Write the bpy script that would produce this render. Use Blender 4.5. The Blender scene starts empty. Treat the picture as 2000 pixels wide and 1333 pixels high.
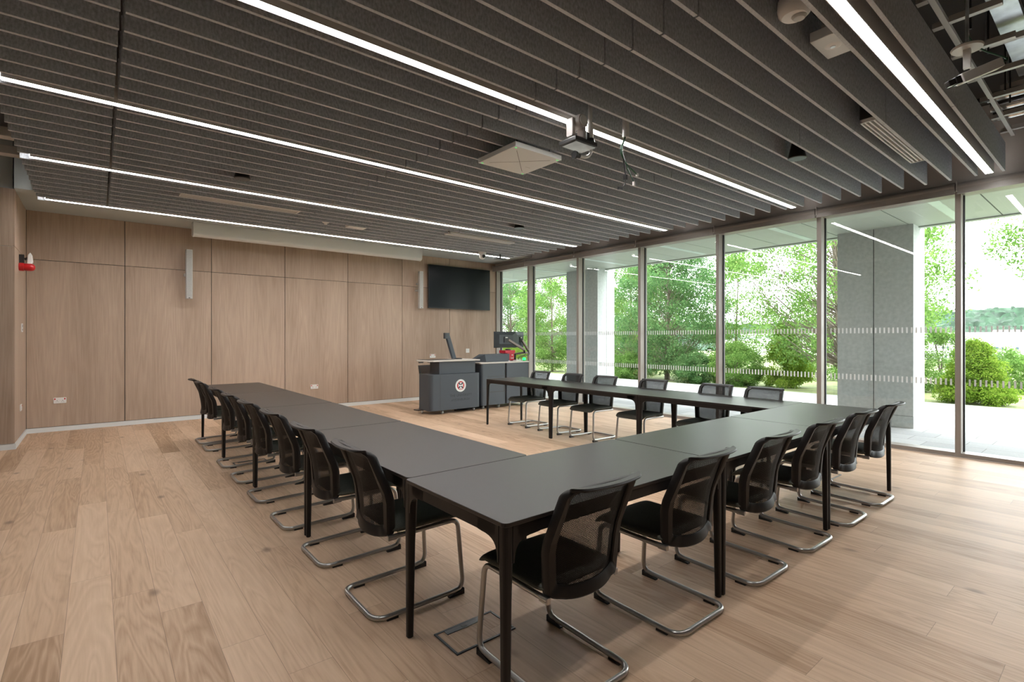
import bpy, bmesh, math, random
import numpy as np
from mathutils import Vector, Matrix
from math import pi, sin, cos, radians

C = bpy.context.scene
COL = C.collection
random.seed(7)

# ------------------------------------------------------------------ camera, sky, sun, exposure
cam = bpy.data.cameras.new('camera')
cam.lens, cam.sensor_width = 994.0 / 2000.0 * 36.0, 36.0
cam.shift_y = -0.0026
cam.clip_start, cam.clip_end = 0.05, 2000
co = bpy.data.objects.new('camera', cam)
COL.objects.link(co)
co.location = (0, 0, 1.40)
co.rotation_euler = (pi / 2, 0, radians(-39.23))
C.camera = co

W = bpy.data.worlds.new('overcast_sky')
C.world = W
W.use_nodes = True
wn, wl = W.node_tree.nodes, W.node_tree.links
wn.clear()
wo = wn.new('ShaderNodeOutputWorld')
wb = wn.new('ShaderNodeBackground')
wtc = wn.new('ShaderNodeTexCoord')
wno = wn.new('ShaderNodeTexNoise')
wno.inputs['Scale'].default_value = 2.2
wno.inputs['Detail'].default_value = 3
wcr = wn.new('ShaderNodeValToRGB')
wcr.color_ramp.elements[0].position, wcr.color_ramp.elements[0].color = 0.35, (0.80, 0.86, 0.93, 1)
wcr.color_ramp.elements[1].position, wcr.color_ramp.elements[1].color = 0.60, (0.97, 0.99, 1.0, 1)
wl.new(wtc.outputs['Generated'], wno.inputs['Vector'])
wl.new(wno.outputs['Fac'], wcr.inputs['Fac'])
wl.new(wcr.outputs['Color'], wb.inputs['Color'])
wb.inputs['Strength'].default_value = 8.5
wl.new(wb.outputs['Background'], wo.inputs['Surface'])

sl = bpy.data.lights.new('sun', 'SUN')
sl.energy, sl.angle, sl.color = 3.0, radians(25), (1.0, 0.97, 0.92)
so = bpy.data.objects.new('sun', sl)
COL.objects.link(so)
so.rotation_euler = Vector((-0.10, 0.50, -0.85)).to_track_quat('-Z', 'Y').to_euler()

LED_STRENGTH = 40.0
C.view_settings.view_transform = 'Standard'
C.view_settings.look = 'None'
C.view_settings.gamma = 1
C.view_settings.use_curve_mapping = False
C.view_settings.exposure = 0.42


# ------------------------------------------------------------------ helpers
def tag(o, label=None, cat=None, group=None, kind=None):
    if label: o['label'] = label
    if cat: o['category'] = cat
    if group: o['group'] = group
    if kind: o['kind'] = kind
    return o


def empty(name, loc=(0, 0, 0), rz=0.0):
    o = bpy.data.objects.new(name, None)
    o.empty_display_size = 0.1
    COL.objects.link(o)
    o.location, o.rotation_euler = loc, (0, 0, rz)
    return o


def kids(o):
    return [c for c in bpy.data.objects if c.parent == o]


def copy_tree(o, parent=None):
    c = o.copy()
    COL.objects.link(c)
    if parent: c.parent = parent
    for ch in kids(o):
        copy_tree(ch, c)
    return c


def fillet(pts, rad, n=6, closed=False):
    """polyline with rounded corners; rad is one radius or one per point"""
    P = [Vector(p) for p in pts]
    N = len(P)
    out = []
    for i in range(N):
        r = rad[i] if isinstance(rad, (list, tuple)) else rad
        if (not closed and i in (0, N - 1)) or r <= 0:
            out.append(P[i].copy())
            continue
        a, b, c = P[i - 1], P[i], P[(i + 1) % N]
        u, v = (a - b).normalized(), (c - b).normalized()
        ang = u.angle(v)
        d = min(r / math.tan(ang / 2), (a - b).length * .49, (c - b).length * .49)
        s, e = b + u * d, b + v * d
        k = (s + e) / 2
        for j in range(n + 1):
            t = j / n
            # quadratic blend close to an arc
            out.append((1 - t) ** 2 * s + 2 * t * (1 - t) * (b * .82 + k * .18) + t * t * e)
    return out


class MB:
    def __init__(s):
        s.v, s.f = [], []

    def add(s, vs, fs):
        o = len(s.v)
        s.v += [tuple(p) for p in vs]
        s.f += [tuple(i + o for i in f) for f in fs]
        return s

    def box(s, x0, x1, y0, y1, z0, z1):
        return s.add([(x0, y0, z0), (x1, y0, z0), (x1, y1, z0), (x0, y1, z0), (x0, y0, z1), (x1, y0, z1), (x1, y1, z1), (x0, y1, z1)],
                     [(3, 2, 1, 0), (4, 5, 6, 7), (0, 1, 5, 4), (1, 2, 6, 5), (2, 3, 7, 6), (3, 0, 4, 7)])

    def bar(s, a, b, w, h=None):
        a, b = Vector(a), Vector(b)
        h = h or w
        d = (b - a).normalized()
        up = Vector((0, 0, 1)) if abs(d.z) < .95 else Vector((0, 1, 0))
        r = d.cross(up).normalized() * w / 2
        u = r.cross(d).normalized() * h / 2
        return s.add([a - r - u, a + r - u, a + r + u, a - r + u, b - r - u, b + r - u, b + r + u, b - r + u],
                     [(3, 2, 1, 0), (4, 5, 6, 7), (0, 1, 5, 4), (1, 2, 6, 5), (2, 3, 7, 6), (3, 0, 4, 7)])

    def prism(s, poly, h0, h1, axis='z'):
        n = len(poly)
        f = {'z': lambda a, b, h: (a, b, h), 'y': lambda a, b, h: (a, h, b), 'x': lambda a, b, h: (h, a, b)}[axis]
        vs = [f(p[0], p[1], h0) for p in poly] + [f(p[0], p[1], h1) for p in poly]
        return s.add(vs, [tuple(range(n))[::-1], tuple(range(n, 2 * n))] + [(i, (i + 1) % n, n + (i + 1) % n, n + i) for i in range(n)])

    def tube(s, path, r, n=8, closed=False, cap=True):
        P = [Vector(p) for p in path]
        N = len(P)
        rr = r if isinstance(r, (list, tuple)) else [r] * N
        vs = []
        nrm = None
        for i in range(N):
            a = P[i - 1] if (i or closed) else P[i]
            b = P[(i + 1) % N] if (i < N - 1 or closed) else P[i]
            t = (b - a).normalized()
            if nrm is None:
                up = Vector((0, 0, 1)) if abs(t.z) < .9 else Vector((1, 0, 0))
                nrm = t.cross(up).normalized()
            else:
                nrm = (nrm - t * nrm.dot(t))
                nrm = nrm.normalized() if nrm.length > 1e-6 else t.orthogonal().normalized()
            bn = t.cross(nrm)
            vs += [P[i] + (nrm * cos(2 * pi * k / n) + bn * sin(2 * pi * k / n)) * rr[i] for k in range(n)]
        fs = []
        for i in range(N if closed else N - 1):
            j = (i + 1) % N
            fs += [(i * n + k, i * n + (k + 1) % n, j * n + (k + 1) % n, j * n + k) for k in range(n)]
        if cap and not closed:
            fs += [tuple(range(n))[::-1], tuple(range((N - 1) * n, N * n))]
        return s.add(vs, fs)

    def lathe(s, prof, o=(0, 0, 0), n=24, axis='z'):
        """prof: (radius, height) pairs"""
        f = {'z': lambda x, y, h: (o[0] + x, o[1] + y, o[2] + h), 'y': lambda x, y, h: (o[0] + x, o[1] + h, o[2] + y),
             'x': lambda x, y, h: (o[0] + h, o[1] + x, o[2] + y)}[axis]
        vs = [f(r * cos(2 * pi * k / n), r * sin(2 * pi * k / n), h) for r, h in prof for k in range(n)]
        fs = []
        for i in range(len(prof) - 1):
            fs += [(i * n + k, i * n + (k + 1) % n, (i + 1) * n + (k + 1) % n, (i + 1) * n + k) for k in range(n)]
        fs += [tuple(range(n))[::-1], tuple(range((len(prof) - 1) * n, len(prof) * n))]
        return s.add(vs, fs)

    def build(s, name, mat, parent=None, smooth=False, bevel=0, loc=None, rz=0):
        me = bpy.data.meshes.new(name)
        me.from_pydata([tuple(v) for v in s.v], [], s.f)
        bm = bmesh.new()
        bm.from_mesh(me)
        bmesh.ops.recalc_face_normals(bm, faces=bm.faces)
        bm.to_mesh(me)
        bm.free()
        if smooth:
            me.polygons.foreach_set('use_smooth', [True] * len(me.polygons))
            if hasattr(me, 'set_sharp_from_angle'):
                me.set_sharp_from_angle(angle=radians(42))
        me.materials.append(mat)
        o = bpy.data.objects.new(name, me)
        COL.objects.link(o)
        if parent: o.parent = parent
        if bevel:
            m = o.modifiers.new('bevel', 'BEVEL')
            m.width, m.segments, m.limit_method, m.angle_limit = bevel, 2, 'ANGLE', radians(50)
        if loc: o.location = loc
        if rz: o.rotation_euler = (0, 0, rz)
        return o


def box(name, mat, b, parent=None, bevel=0):
    return MB().box(*b).build(name, mat, parent, bevel=bevel)


def rrect(x0, x1, y0, y1, r, n=5):
    return [(p.x, p.y) for p in fillet([(x0, y0, 0), (x1, y0, 0), (x1, y1, 0), (x0, y1, 0)], r, n, True)]


# ------------------------------------------------------------------ materials
def new_mat(name):
    m = bpy.data.materials.new(name)
    m.use_nodes = True
    nt = m.node_tree
    return m, nt.nodes, nt.links, nt.nodes['Principled BSDF']


def plain(name, col, rough=.5, metal=0, spec=.5, noise=0.0, nscale=40, bump=0, aniso=(1, 1, 1)):
    m, n, l, p = new_mat(name)
    p.inputs['Base Color'].default_value = (*col, 1)
    p.inputs['Roughness'].default_value = rough
    p.inputs['Metallic'].default_value = metal
    p.inputs['Specular IOR Level'].default_value = spec
    if noise or bump:
        tc = n.new('ShaderNodeTexCoord')
        mp = n.new('ShaderNodeMapping')
        mp.inputs['Scale'].default_value = aniso
        tx = n.new('ShaderNodeTexNoise')
        tx.inputs['Scale'].default_value = nscale
        tx.inputs['Detail'].default_value = 4
        l.new(tc.outputs['Object'], mp.inputs['Vector'])
        l.new(mp.outputs['Vector'], tx.inputs['Vector'])
        if noise:
            r = n.new('ShaderNodeValToRGB')
            r.color_ramp.elements[0].position, r.color_ramp.elements[1].position = .3, .7
            r.color_ramp.elements[0].color = (*[c * (1 - noise) for c in col], 1)
            r.color_ramp.elements[1].color = (*[min(1, c * (1 + noise)) for c in col], 1)
            l.new(tx.outputs['Fac'], r.inputs['Fac'])
            l.new(r.outputs['Color'], p.inputs['Base Color'])
        if bump:
            b = n.new('ShaderNodeBump')
            b.inputs['Strength'].default_value = bump
            b.inputs['Distance'].default_value = .002
            l.new(tx.outputs['Fac'], b.inputs['Height'])
            l.new(b.outputs['Normal'], p.inputs['Normal'])
    return m


def emit(name, col, st):
    m, n, l, p = new_mat(name)
    p.inputs['Base Color'].default_value = (*col, 1)
    p.inputs['Emission Color'].default_value = (*col, 1)
    p.inputs['Emission Strength'].default_value = st
    return m


def M(n, op, *a):
    k = n.new('ShaderNodeMath')
    k.operation = op
    for i, x in enumerate(a):
        if isinstance(x, (int, float)):
            k.inputs[i].default_value = x
        else:
            n.id_data.links.new(x, k.inputs[i])
    return k.outputs[0]


def floor_mat():
    m, n, l, p = new_mat('oak_plank_floor')
    tc = n.new('ShaderNodeTexCoord')
    sp = n.new('ShaderNodeSeparateXYZ')
    l.new(tc.outputs['Object'], sp.inputs[0])
    x, y = sp.outputs[0], sp.outputs[1]
    rx = M(n, 'DIVIDE', M(n, 'ADD', x, 20 * .1845 - .0665), .1845)
    row = M(n, 'FLOOR', rx)
    w1 = n.new('ShaderNodeTexWhiteNoise')
    w1.noise_dimensions = '1D'
    l.new(row, w1.inputs['W'])
    ry = M(n, 'ADD', M(n, 'DIVIDE', y, 1.75), M(n, 'MULTIPLY', w1.outputs['Value'], 7.0))
    colm = M(n, 'FLOOR', ry)
    cb = n.new('ShaderNodeCombineXYZ')
    l.new(row, cb.inputs[0])
    l.new(colm, cb.inputs[1])
    w2 = n.new('ShaderNodeTexWhiteNoise')
    w2.noise_dimensions = '2D'
    l.new(cb.outputs[0], w2.inputs['Vector'])
    # gaps between planks
    fx, fy = M(n, 'FRACT', rx), M(n, 'FRACT', ry)
    ex = M(n, 'MINIMUM', fx, M(n, 'SUBTRACT', 1.0, fx))
    ey = M(n, 'MINIMUM', fy, M(n, 'SUBTRACT', 1.0, fy))
    gap = M(n, 'MAXIMUM', M(n, 'LESS_THAN', ex, .0055), M(n, 'LESS_THAN', ey, .00055))
    # grain: contour lines of a noise drawn out along the plank
    gc = n.new('ShaderNodeCombineXYZ')
    l.new(M(n, 'MULTIPLY', x, 1.0), gc.inputs[0])
    l.new(M(n, 'MULTIPLY', y, .085), gc.inputs[1])
    l.new(M(n, 'MULTIPLY', w2.outputs['Value'], 60.0), gc.inputs[2])
    n1 = n.new('ShaderNodeTexNoise')
    n1.inputs['Scale'].default_value, n1.inputs['Detail'].default_value = 6.5, 2
    n1.inputs['Distortion'].default_value = .9
    l.new(gc.outputs[0], n1.inputs['Vector'])
    rings = M(n, 'ABSOLUTE', M(n, 'SUBTRACT', M(n, 'FRACT', M(n, 'MULTIPLY', n1.outputs['Fac'], 11.0)), .5))
    n2 = n.new('ShaderNodeTexNoise')
    n2.inputs['Scale'].default_value, n2.inputs['Detail'].default_value = 90, 3
    gc2 = n.new('ShaderNodeCombineXYZ')
    l.new(x, gc2.inputs[0])
    l.new(M(n, 'MULTIPLY', y, .05), gc2.inputs[1])
    l.new(w2.outputs['Value'], gc2.inputs[2])
    l.new(gc2.outputs[0], n2.inputs['Vector'])
    n3 = n.new('ShaderNodeTexNoise')
    n3.inputs['Scale'].default_value, n3.inputs['Detail'].default_value = 2.6, 2
    l.new(gc.outputs[0], n3.inputs['Vector'])
    f = M(n, 'ADD', M(n, 'MULTIPLY', rings, .50), M(n, 'MULTIPLY', n2.outputs['Fac'], .48))
    f = M(n, 'ADD', f, M(n, 'MULTIPLY', M(n, 'SUBTRACT', n3.outputs['Fac'], .5), .75))
    f = M(n, 'ADD', f, M(n, 'MULTIPLY', M(n, 'SUBTRACT', w2.outputs['Value'], .5), .42))
    cr = n.new('ShaderNodeValToRGB')
    e = cr.color_ramp.elements
    e[0].position, e[0].color = .0, (.375, .235, .140, 1)
    e[1].position, e[1].color = .85, (.70, .505, .355, 1)
    k = e.new(.4)
    k.color = (.575, .395, .265, 1)
    l.new(f, cr.inputs['Fac'])
    # knots
    vo = n.new('ShaderNodeTexVoronoi')
    vo.inputs['Scale'].default_value = 1.9
    kc = n.new('ShaderNodeCombineXYZ')
    l.new(M(n, 'MULTIPLY', x, 1.6), kc.inputs[0])
    l.new(M(n, 'MULTIPLY', y, .9), kc.inputs[1])
    l.new(kc.outputs[0], vo.inputs['Vector'])
    kn = n.new('ShaderNodeMapRange')
    kn.inputs['From Min'].default_value, kn.inputs['From Max'].default_value = .010, .13
    kn.inputs['To Min'].default_value, kn.inputs['To Max'].default_value = .62, 0
    kn.interpolation_type = 'SMOOTHERSTEP'
    l.new(vo.outputs['Distance'], kn.inputs['Value'])
    mk = n.new('ShaderNodeMix')
    mk.data_type = 'RGBA'
    l.new(kn.outputs[0], mk.inputs[0])
    l.new(cr.outputs['Color'], mk.inputs[6])
    mk.inputs[7].default_value = (.13, .085, .06, 1)
    mg = n.new('ShaderNodeMix')
    mg.data_type = 'RGBA'
    l.new(M(n, 'MULTIPLY', gap, .6), mg.inputs[0])
    l.new(mk.outputs[2], mg.inputs[6])
    mg.inputs[7].default_value = (.12, .08, .055, 1)
    l.new(mg.outputs[2], p.inputs['Base Color'])
    p.inputs['Roughness'].default_value = .5
    p.inputs['Specular IOR Level'].default_value = .32
    b = n.new('ShaderNodeBump')
    b.inputs['Strength'].default_value, b.inputs['Distance'].default_value = .25, .0015
    l.new(M(n, 'SUBTRACT', M(n, 'MULTIPLY', n2.outputs['Fac'], .3), gap), b.inputs['Height'])
    l.new(b.outputs['Normal'], p.inputs['Normal'])
    return m


def veneer_mat(name, dark, light):
    m, n, l, p = new_mat(name)
    tc = n.new('ShaderNodeTexCoord')
    oi = n.new('ShaderNodeObjectInfo')
    sp = n.new('ShaderNodeSeparateXYZ')
    l.new(tc.outputs['Object'], sp.inputs[0])
    hx = M(n, 'ADD', sp.outputs[0], sp.outputs[1])

    def nz(sx, sz, scale, det, dist=0):
        c = n.new('ShaderNodeCombineXYZ')
        l.new(M(n, 'MULTIPLY', hx, sx), c.inputs[0])
        l.new(M(n, 'MULTIPLY', sp.outputs[2], sz), c.inputs[2])
        l.new(M(n, 'MULTIPLY', oi.outputs['Random'], 31.0), c.inputs[1])
        t = n.new('ShaderNodeTexNoise')
        t.inputs['Scale'].default_value, t.inputs['Detail'].default_value = scale, det
        t.inputs['Distortion'].default_value = dist
        l.new(c.outputs[0], t.inputs['Vector'])
        return t.outputs['Fac']
    a = nz(1, .055, 3.6, 2, .12)
    rings = M(n, 'ABSOLUTE', M(n, 'SUBTRACT', M(n, 'FRACT', M(n, 'MULTIPLY', a, 15.0)), .5))
    fine = nz(1, .02, 150, 2)
    big = nz(1, .12, 1.9, 1)
    f = M(n, 'ADD', M(n, 'MULTIPLY', rings, .20), M(n, 'MULTIPLY', fine, .40))
    f = M(n, 'ADD', f, M(n, 'MULTIPLY', big, .55))
    cr = n.new('ShaderNodeValToRGB')
    cr.color_ramp.elements[0].position, cr.color_ramp.elements[0].color = .30, (*dark, 1)
    cr.color_ramp.elements[1].position, cr.color_ramp.elements[1].color = .78, (*light, 1)
    l.new(f, cr.inputs['Fac'])
    l.new(cr.outputs['Color'], p.inputs['Base Color'])
    p.inputs['Roughness'].default_value = .5
    p.inputs['Specular IOR Level'].default_value = .3
    return m


def glass_mat():
    m, n, l, p = new_mat('clear_glass')
    n.remove(p)
    out = n['Material Output']
    tr = n.new('ShaderNodeBsdfTransparent')
    tr.inputs['Color'].default_value = (.972, .985, .976, 1)
    gl = n.new('ShaderNodeBsdfGlossy')
    gl.inputs['Roughness'].default_value = 0
    fr = n.new('ShaderNodeFresnel')
    ge = n.new('ShaderNodeNewGeometry')
    l.new(M(n, 'ADD', 1.5, M(n, 'MULTIPLY', ge.outputs['Backfacing'], 1 / 1.5 - 1.5)), fr.inputs['IOR'])
    mx = n.new('ShaderNodeMixShader')
    l.new(M(n, 'MULTIPLY', fr.outputs[0], 1.0), mx.inputs[0])
    l.new(tr.outputs[0], mx.inputs[1])
    l.new(gl.outputs[0], mx.inputs[2])
    l.new(mx.outputs[0], out.inputs['Surface'])
    return m


def weave_mat():
    m, n, l, p = new_mat('black_mesh_fabric')
    out = n['Material Output']
    p.inputs['Base Color'].default_value = (.005, .005, .0055, 1)
    p.inputs['Specular IOR Level'].default_value = .15
    p.inputs['Roughness'].default_value = .55
    tc = n.new('ShaderNodeTexCoord')
    sp = n.new('ShaderNodeSeparateXYZ')
    l.new(tc.outputs['Object'], sp.inputs[0])
    rz = M(n, 'MULTIPLY', sp.outputs[2], 1 / .0042)
    rx = M(n, 'ADD', M(n, 'MULTIPLY', sp.outputs[0], 1 / .0062), M(n, 'MULTIPLY', M(n, 'MODULO', M(n, 'FLOOR', rz), 2.0), .5))
    hole = M(n, 'MULTIPLY', M(n, 'LESS_THAN', M(n, 'FRACT', rz), .28), M(n, 'LESS_THAN', M(n, 'FRACT', rx), .40))
    tr = n.new('ShaderNodeBsdfTransparent')
    mx = n.new('ShaderNodeMixShader')
    l.new(hole, mx.inputs[0])
    l.new(p.outputs[0], mx.inputs[1])
    l.new(tr.outputs[0], mx.inputs[2])
    l.new(mx.outputs[0], out.inputs['Surface'])
    return m


def leaf_mat(name, a, b):
    m, n, l, p = new_mat(name)
    n.remove(p)
    out = n['Material Output']
    g = n.new('ShaderNodeNewGeometry')
    cr = n.new('ShaderNodeValToRGB')
    cr.color_ramp.elements[0].color = (*a, 1)
    cr.color_ramp.elements[1].color = (*b, 1)
    l.new(g.outputs['Random Per Island'], cr.inputs['Fac'])
    d = n.new('ShaderNodeBsdfDiffuse')
    t = n.new('ShaderNodeBsdfTranslucent')
    l.new(cr.outputs[0], d.inputs['Color'])
    l.new(cr.outputs[0], t.inputs['Color'])
    mx = n.new('ShaderNodeMixShader')
    mx.inputs[0].default_value = .45
    l.new(d.outputs[0], mx.inputs[1])
    l.new(t.outputs[0], mx.inputs[2])
    l.new(mx.outputs[0], out.inputs['Surface'])
    return m


def paving_mat():
    m, n, l, p = new_mat('granite_paving')
    tc = n.new('ShaderNodeTexCoord')
    br = n.new('ShaderNodeTexBrick')
    br.offset = .37
    br.inputs['Color1'].default_value = (.26, .27, .28, 1)
    br.inputs['Color2'].default_value = (.37, .37, .375, 1)
    br.inputs['Mortar'].default_value = (.13, .13, .13, 1)
    br.inputs['Scale'].default_value = 1
    br.inputs['Mortar Size'].default_value = .004
    br.inputs['Brick Width'].default_value, br.inputs['Row Height'].default_value = .6, .4
    mp = n.new('ShaderNodeMapping')
    mp.inputs['Rotation'].default_value = (0, 0, pi / 2)
    l.new(tc.outputs['Object'], mp.inputs['Vector'])
    l.new(mp.outputs['Vector'], br.inputs['Vector'])
    nz = n.new('ShaderNodeTexNoise')
    nz.inputs['Scale'].default_value = 120
    l.new(tc.outputs['Object'], nz.inputs['Vector'])
    mx = n.new('ShaderNodeMix')
    mx.data_type, mx.blend_type = 'RGBA', 'MULTIPLY'
    mx.inputs[0].default_value = .5
    l.new(br.outputs['Color'], mx.inputs[6])
    l.new(nz.outputs['Fac'], mx.inputs[7])
    k = n.new('ShaderNodeMix')
    k.data_type, k.blend_type = 'RGBA', 'MULTIPLY'
    k.inputs[0].default_value = 1
    k.inputs[7].default_value = (1.25, 1.25, 1.25, 1)
    l.new(mx.outputs[2], k.inputs[6])
    l.new(k.outputs[2], p.inputs['Base Color'])
    p.inputs['Roughness'].default_value = .8
    return m


MAT = dict(
    floor=floor_mat(),
    veneer=veneer_mat('pale_oak_veneer', (.335, .240, .178), (.545, .420, .328)),
    plaster=plain('white_plaster', (.47, .52, .52), .8, noise=.02, nscale=3),
    white_paint=plain('white_satin_paint', (.72, .74, .74), .45),
    bulkhead=plain('taupe_paint', (.385, .36, .335), .6),
    blind=plain('taupe_blind_fabric', (.33, .31, .29), .38),
    frame=plain('taupe_anodised_frame', (.30, .268, .238), .38, metal=0),
    gasket=plain('black_gasket', (.012, .014, .016), .5),
    felt=plain('grey_felt', (.43, .452, .49), .95, spec=.1, noise=.28, nscale=75, bump=.06, aniso=(1, 1, .55)),
    felt_edge_lit=plain('floor_lit_felt_edge', (.58, .605, .64), .95, spec=.1, noise=.10, nscale=60),  # same felt, lightened to paint in the light from below
    housing=plain('light_grey_housing', (.60, .585, .56), .45),
    ptz=plain('warm_grey_camera_shell', (.40, .37, .35), .4),
    led=emit('led_diffuser', (1.0, .972, .95), LED_STRENGTH),
    slab=plain('dark_soffit_slab', (.055, .052, .048), .8),
    galv=plain('galvanised_steel', (.62, .66, .68), .35, metal=.85, noise=.18, nscale=9),
    strut=plain('grey_channel', (.52, .51, .49), .42, metal=.3),
    foil=plain('foil_lagging', (.72, .72, .72), .25, metal=.9, noise=.2, nscale=25, bump=.5),
    dark=plain('dark_metal', (.02, .02, .02), .4),
    black=plain('black_plastic', (.012, .011, .011), .38),
    chairframe=plain('charcoal_plastic', (.015, .013, .0125), .42, spec=.3),
    weave=weave_mat(),
    seat=plain('dark_green_grey_wool', (.100, .104, .090), .95, spec=.2, noise=.3, nscale=300, bump=.3),
    steel=plain('satin_steel_tube', (.46, .45, .44), .30, metal=.9),
    table=plain('dark_bronze_laminate', (.019, .0155, .014), .36, spec=.42, noise=.12, nscale=500),
    tframe=plain('black_table_frame', (.012, .010, .0095), .42, spec=.3),
    lect=plain('slate_grey_laminate', (.050, .062, .076), .5, noise=.06, nscale=200),
    ltop=plain('pale_worktop', (.55, .52, .48), .4),
    ltrim=plain('dark_brown_edge', (.03, .025, .022), .35),
    wplas=plain('white_plastic', (.80, .79, .77), .35),
    gplas=plain('grey_white_plastic', (.52, .52, .50), .45),
    red=plain('red_plastic', (.52, .008, .012), .28),
    redcard=plain('red_card', (.55, .006, .03), .45),
    screen=plain('black_screen', (.004, .006, .009), .28, spec=.22),
    monitor=plain('dark_grey_monitor', (.028, .036, .042), .38),
    navy=plain('navy_print', (.012, .016, .04), .5),
    textgrey=plain('dark_lettering', (.018, .021, .03), .5),
    green=emit('green_light', (.02, .75, .16), 1.6),
    lamp_off=plain('frosted_lamp', (.62, .72, .68), .3),
    grille=plain('white_grille', (.72, .71, .69), .4),
    bronze=plain('bronze_arm', (.16, .13, .115), .35, metal=.6),
    glass=glass_mat(),
    frit=plain('white_frit', (.80, .84, .84), .6),
    stone=plain('grey_stone', (.46, .49, .48), .7, noise=.10, nscale=18),
    stone_pale=plain('pale_stone', (.66, .66, .64), .7, noise=.05, nscale=18),
    canopy=plain('pale_canopy_panel', (.40, .44, .37), .45),
    paving=paving_mat(),
    lawn=plain('meadow_grass', (.16, .19, .065), .95, noise=.45, nscale=1.6),
    bark=plain('grey_bark', (.16, .13, .10), .9, noise=.3, nscale=20),
    leaf_mid=leaf_mat('mid_green_leaf', (.080, .18, .040), (.24, .38, .10)),
    leaf_dark=leaf_mat('deep_green_leaf', (.055, .14, .050), (.17, .30, .11)),
    leaf_bright=leaf_mat('yellow_green_leaf', (.10, .21, .02), (.28, .38, .06)),
    hill=plain('wooded_hillside', (.017, .044, .022), .95, noise=.6, nscale=.2),
    bwall=plain('white_render', (.80, .80, .80), .7),
    broof=plain('pale_metal_roof', (.085, .10, .115), .5),
    bwin=plain('blue_glass', (.035, .06, .10), .3),
)

# ------------------------------------------------------------------ room shell
XW, YB = 7.86, 10.28
box('floor', MAT['floor'], (-4.5, XW, -4, YB, -.12, 0)).__setitem__('kind', 'structure')
box('ceiling', MAT['slab'], (-4.6, XW + .3, -4, YB + .2, 4.05, 4.25)).__setitem__('kind', 'structure')


def struct(name, o=None, label=None):
    o['kind'] = 'structure'
    return o


# far wall: dark backing with veneer panels standing on it
wb_ = struct('wall_back', MB().box(-1.0, XW + .16, YB + .018, YB + .2, 0, 4.05).build('wall_back', MAT['gasket']))
seams = [-.8, .354, 1.567, 2.789, 4.02, 5.25, 6.482, 7.86]
for a, b in zip(seams[:-1], seams[1:]):
    for z0, z1 in ((.075, 2.561), (2.569, 3.285)):
        box('wood_panel', MAT['veneer'], (a + .005, b - .005, YB, YB + .018, z0, z1), wb_)
# alcove side wall and the nearer return wall on the left
wl_ = struct('wall_left', MB().box(-.98, -.818, 8.962, YB + .018, 0, 4.05).build('wall_left', MAT['plaster']))
for z0, z1 in ((.075, 2.561), (2.569, 3.285)):
    box('wood_panel', MAT['veneer'], (-.818, -.8, 8.944, YB, z0, z1), wl_)
wr_ = struct('wall_return', MB().box(-4.5, -.982, 8.962, 9.1, 0, 4.05).build('wall_left_return', MAT['plaster']))
for a, b in ((-2.0, -.8), (-3.2, -2.0), (-4.5, -3.2)):
    for z0, z1 in ((.075, 2.556), (2.561, 3.285)):
        box('wood_panel', MAT['veneer'], (a + .003, b - (.018 if b > -1 else .003), 8.944, 8.962, z0, z1), wr_)
struct('', MB().box(-4.6, -4.5, -4, 9.1, 0, 4.05).build('wall_left_far', MAT['plaster']))
struct('', MB().box(-4.6, XW + .16, -4.1, -4, 0, 4.05).build('wall_front', MAT['bulkhead']))
# skirtings
struct('', box('baseboard_back', MAT['white_paint'], (-.8, XW, YB - .012, YB + .018, 0, .068)))
struct('', box('baseboard_left', MAT['white_paint'], (-.818, -.788, 8.932, YB - .012, 0, .068)))
struct('', box('baseboard_return', MAT['white_paint'], (-4.5, -.818, 8.932, 8.962, 0, .068)))
# plaster soffit along the far wall and its upstand
t1 = struct('', MB().box(-.8, XW - .02, 8.88, YB + .018, 3.287, 3.36).box(-.8, XW - .02, 8.88, 8.92, 3.36, 4.05).build('trim_1', MAT['plaster']))
# bulkhead above the windows; unseen solid stretch added to cut daylight near the camera
struct('', MB().box(XW - .02, XW + .16, -4, YB + .018, 3.14, 4.05).box(XW - .02, XW + .16, -4, -.22, 0, 3.13).build('wall_right', MAT['bulkhead']))

# ------------------------------------------------------------------ window wall
mull = [(-.22, -.165), (1.294, 1.349), (2.781, 2.840), (4.295, 4.348), (5.837, 5.895), (7.412, 7.471), (8.991, 9.055), (10.24, 10.298)]
edges = [-4.0] + [e for m in mull for e in m]
XG = 8.0
for k, (a, b) in enumerate(mull):
    m = MB().box(XW, XG + .06, a, b, 0, 3.13)
    o = m.build('trim_%d' % (k + 2), MAT['frame'], bevel=.002)
    o['kind'] = 'structure'
    g = MB().box(XG - .016, XG + .016, a - .014, a, .05, 3.13)
    if k < len(mull) - 1: g.box(XG - .016, XG + .016, b, b + .008, .05, 3.13)
    g.build('gasket', MAT['gasket'], o)
gaps = [(mull[i][1], mull[i + 1][0]) for i in range(len(mull) - 1)]
for k, (a, b) in enumerate(gaps):
    w = MB().box(XW, XG + .06, a, b, 0, .05).box(XW, XG + .06, a, b, 3.10, 3.13).build('window_%d' % (k + 1), MAT['frame'], bevel=.002)
    w['kind'] = 'structure'
    MB().box(XG - .004, XG + .004, a, b, .05, 3.10).build('pane', MAT['glass'], w)
    for z0, z1 in ((1.468, 1.541), (.835, .913)):
        d = MB()
        y = a + .05
        while y < b - .04:
            d.box(XG - .0055, XG - .0042, y, y + .018, z0, z1)
            y += .048
        d.build('manifestation_strip', MAT['frit'], w)

# unseen walls added past both room ends to keep sky light off the columns
struct('', MB().box(XW, XG + .06, YB + .2, 26, -.1, 3.9).box(XW, XG + .06, -12, -4.1, -.1, 3.9).build('wall_sky_blocker', MAT['stone']))

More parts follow.
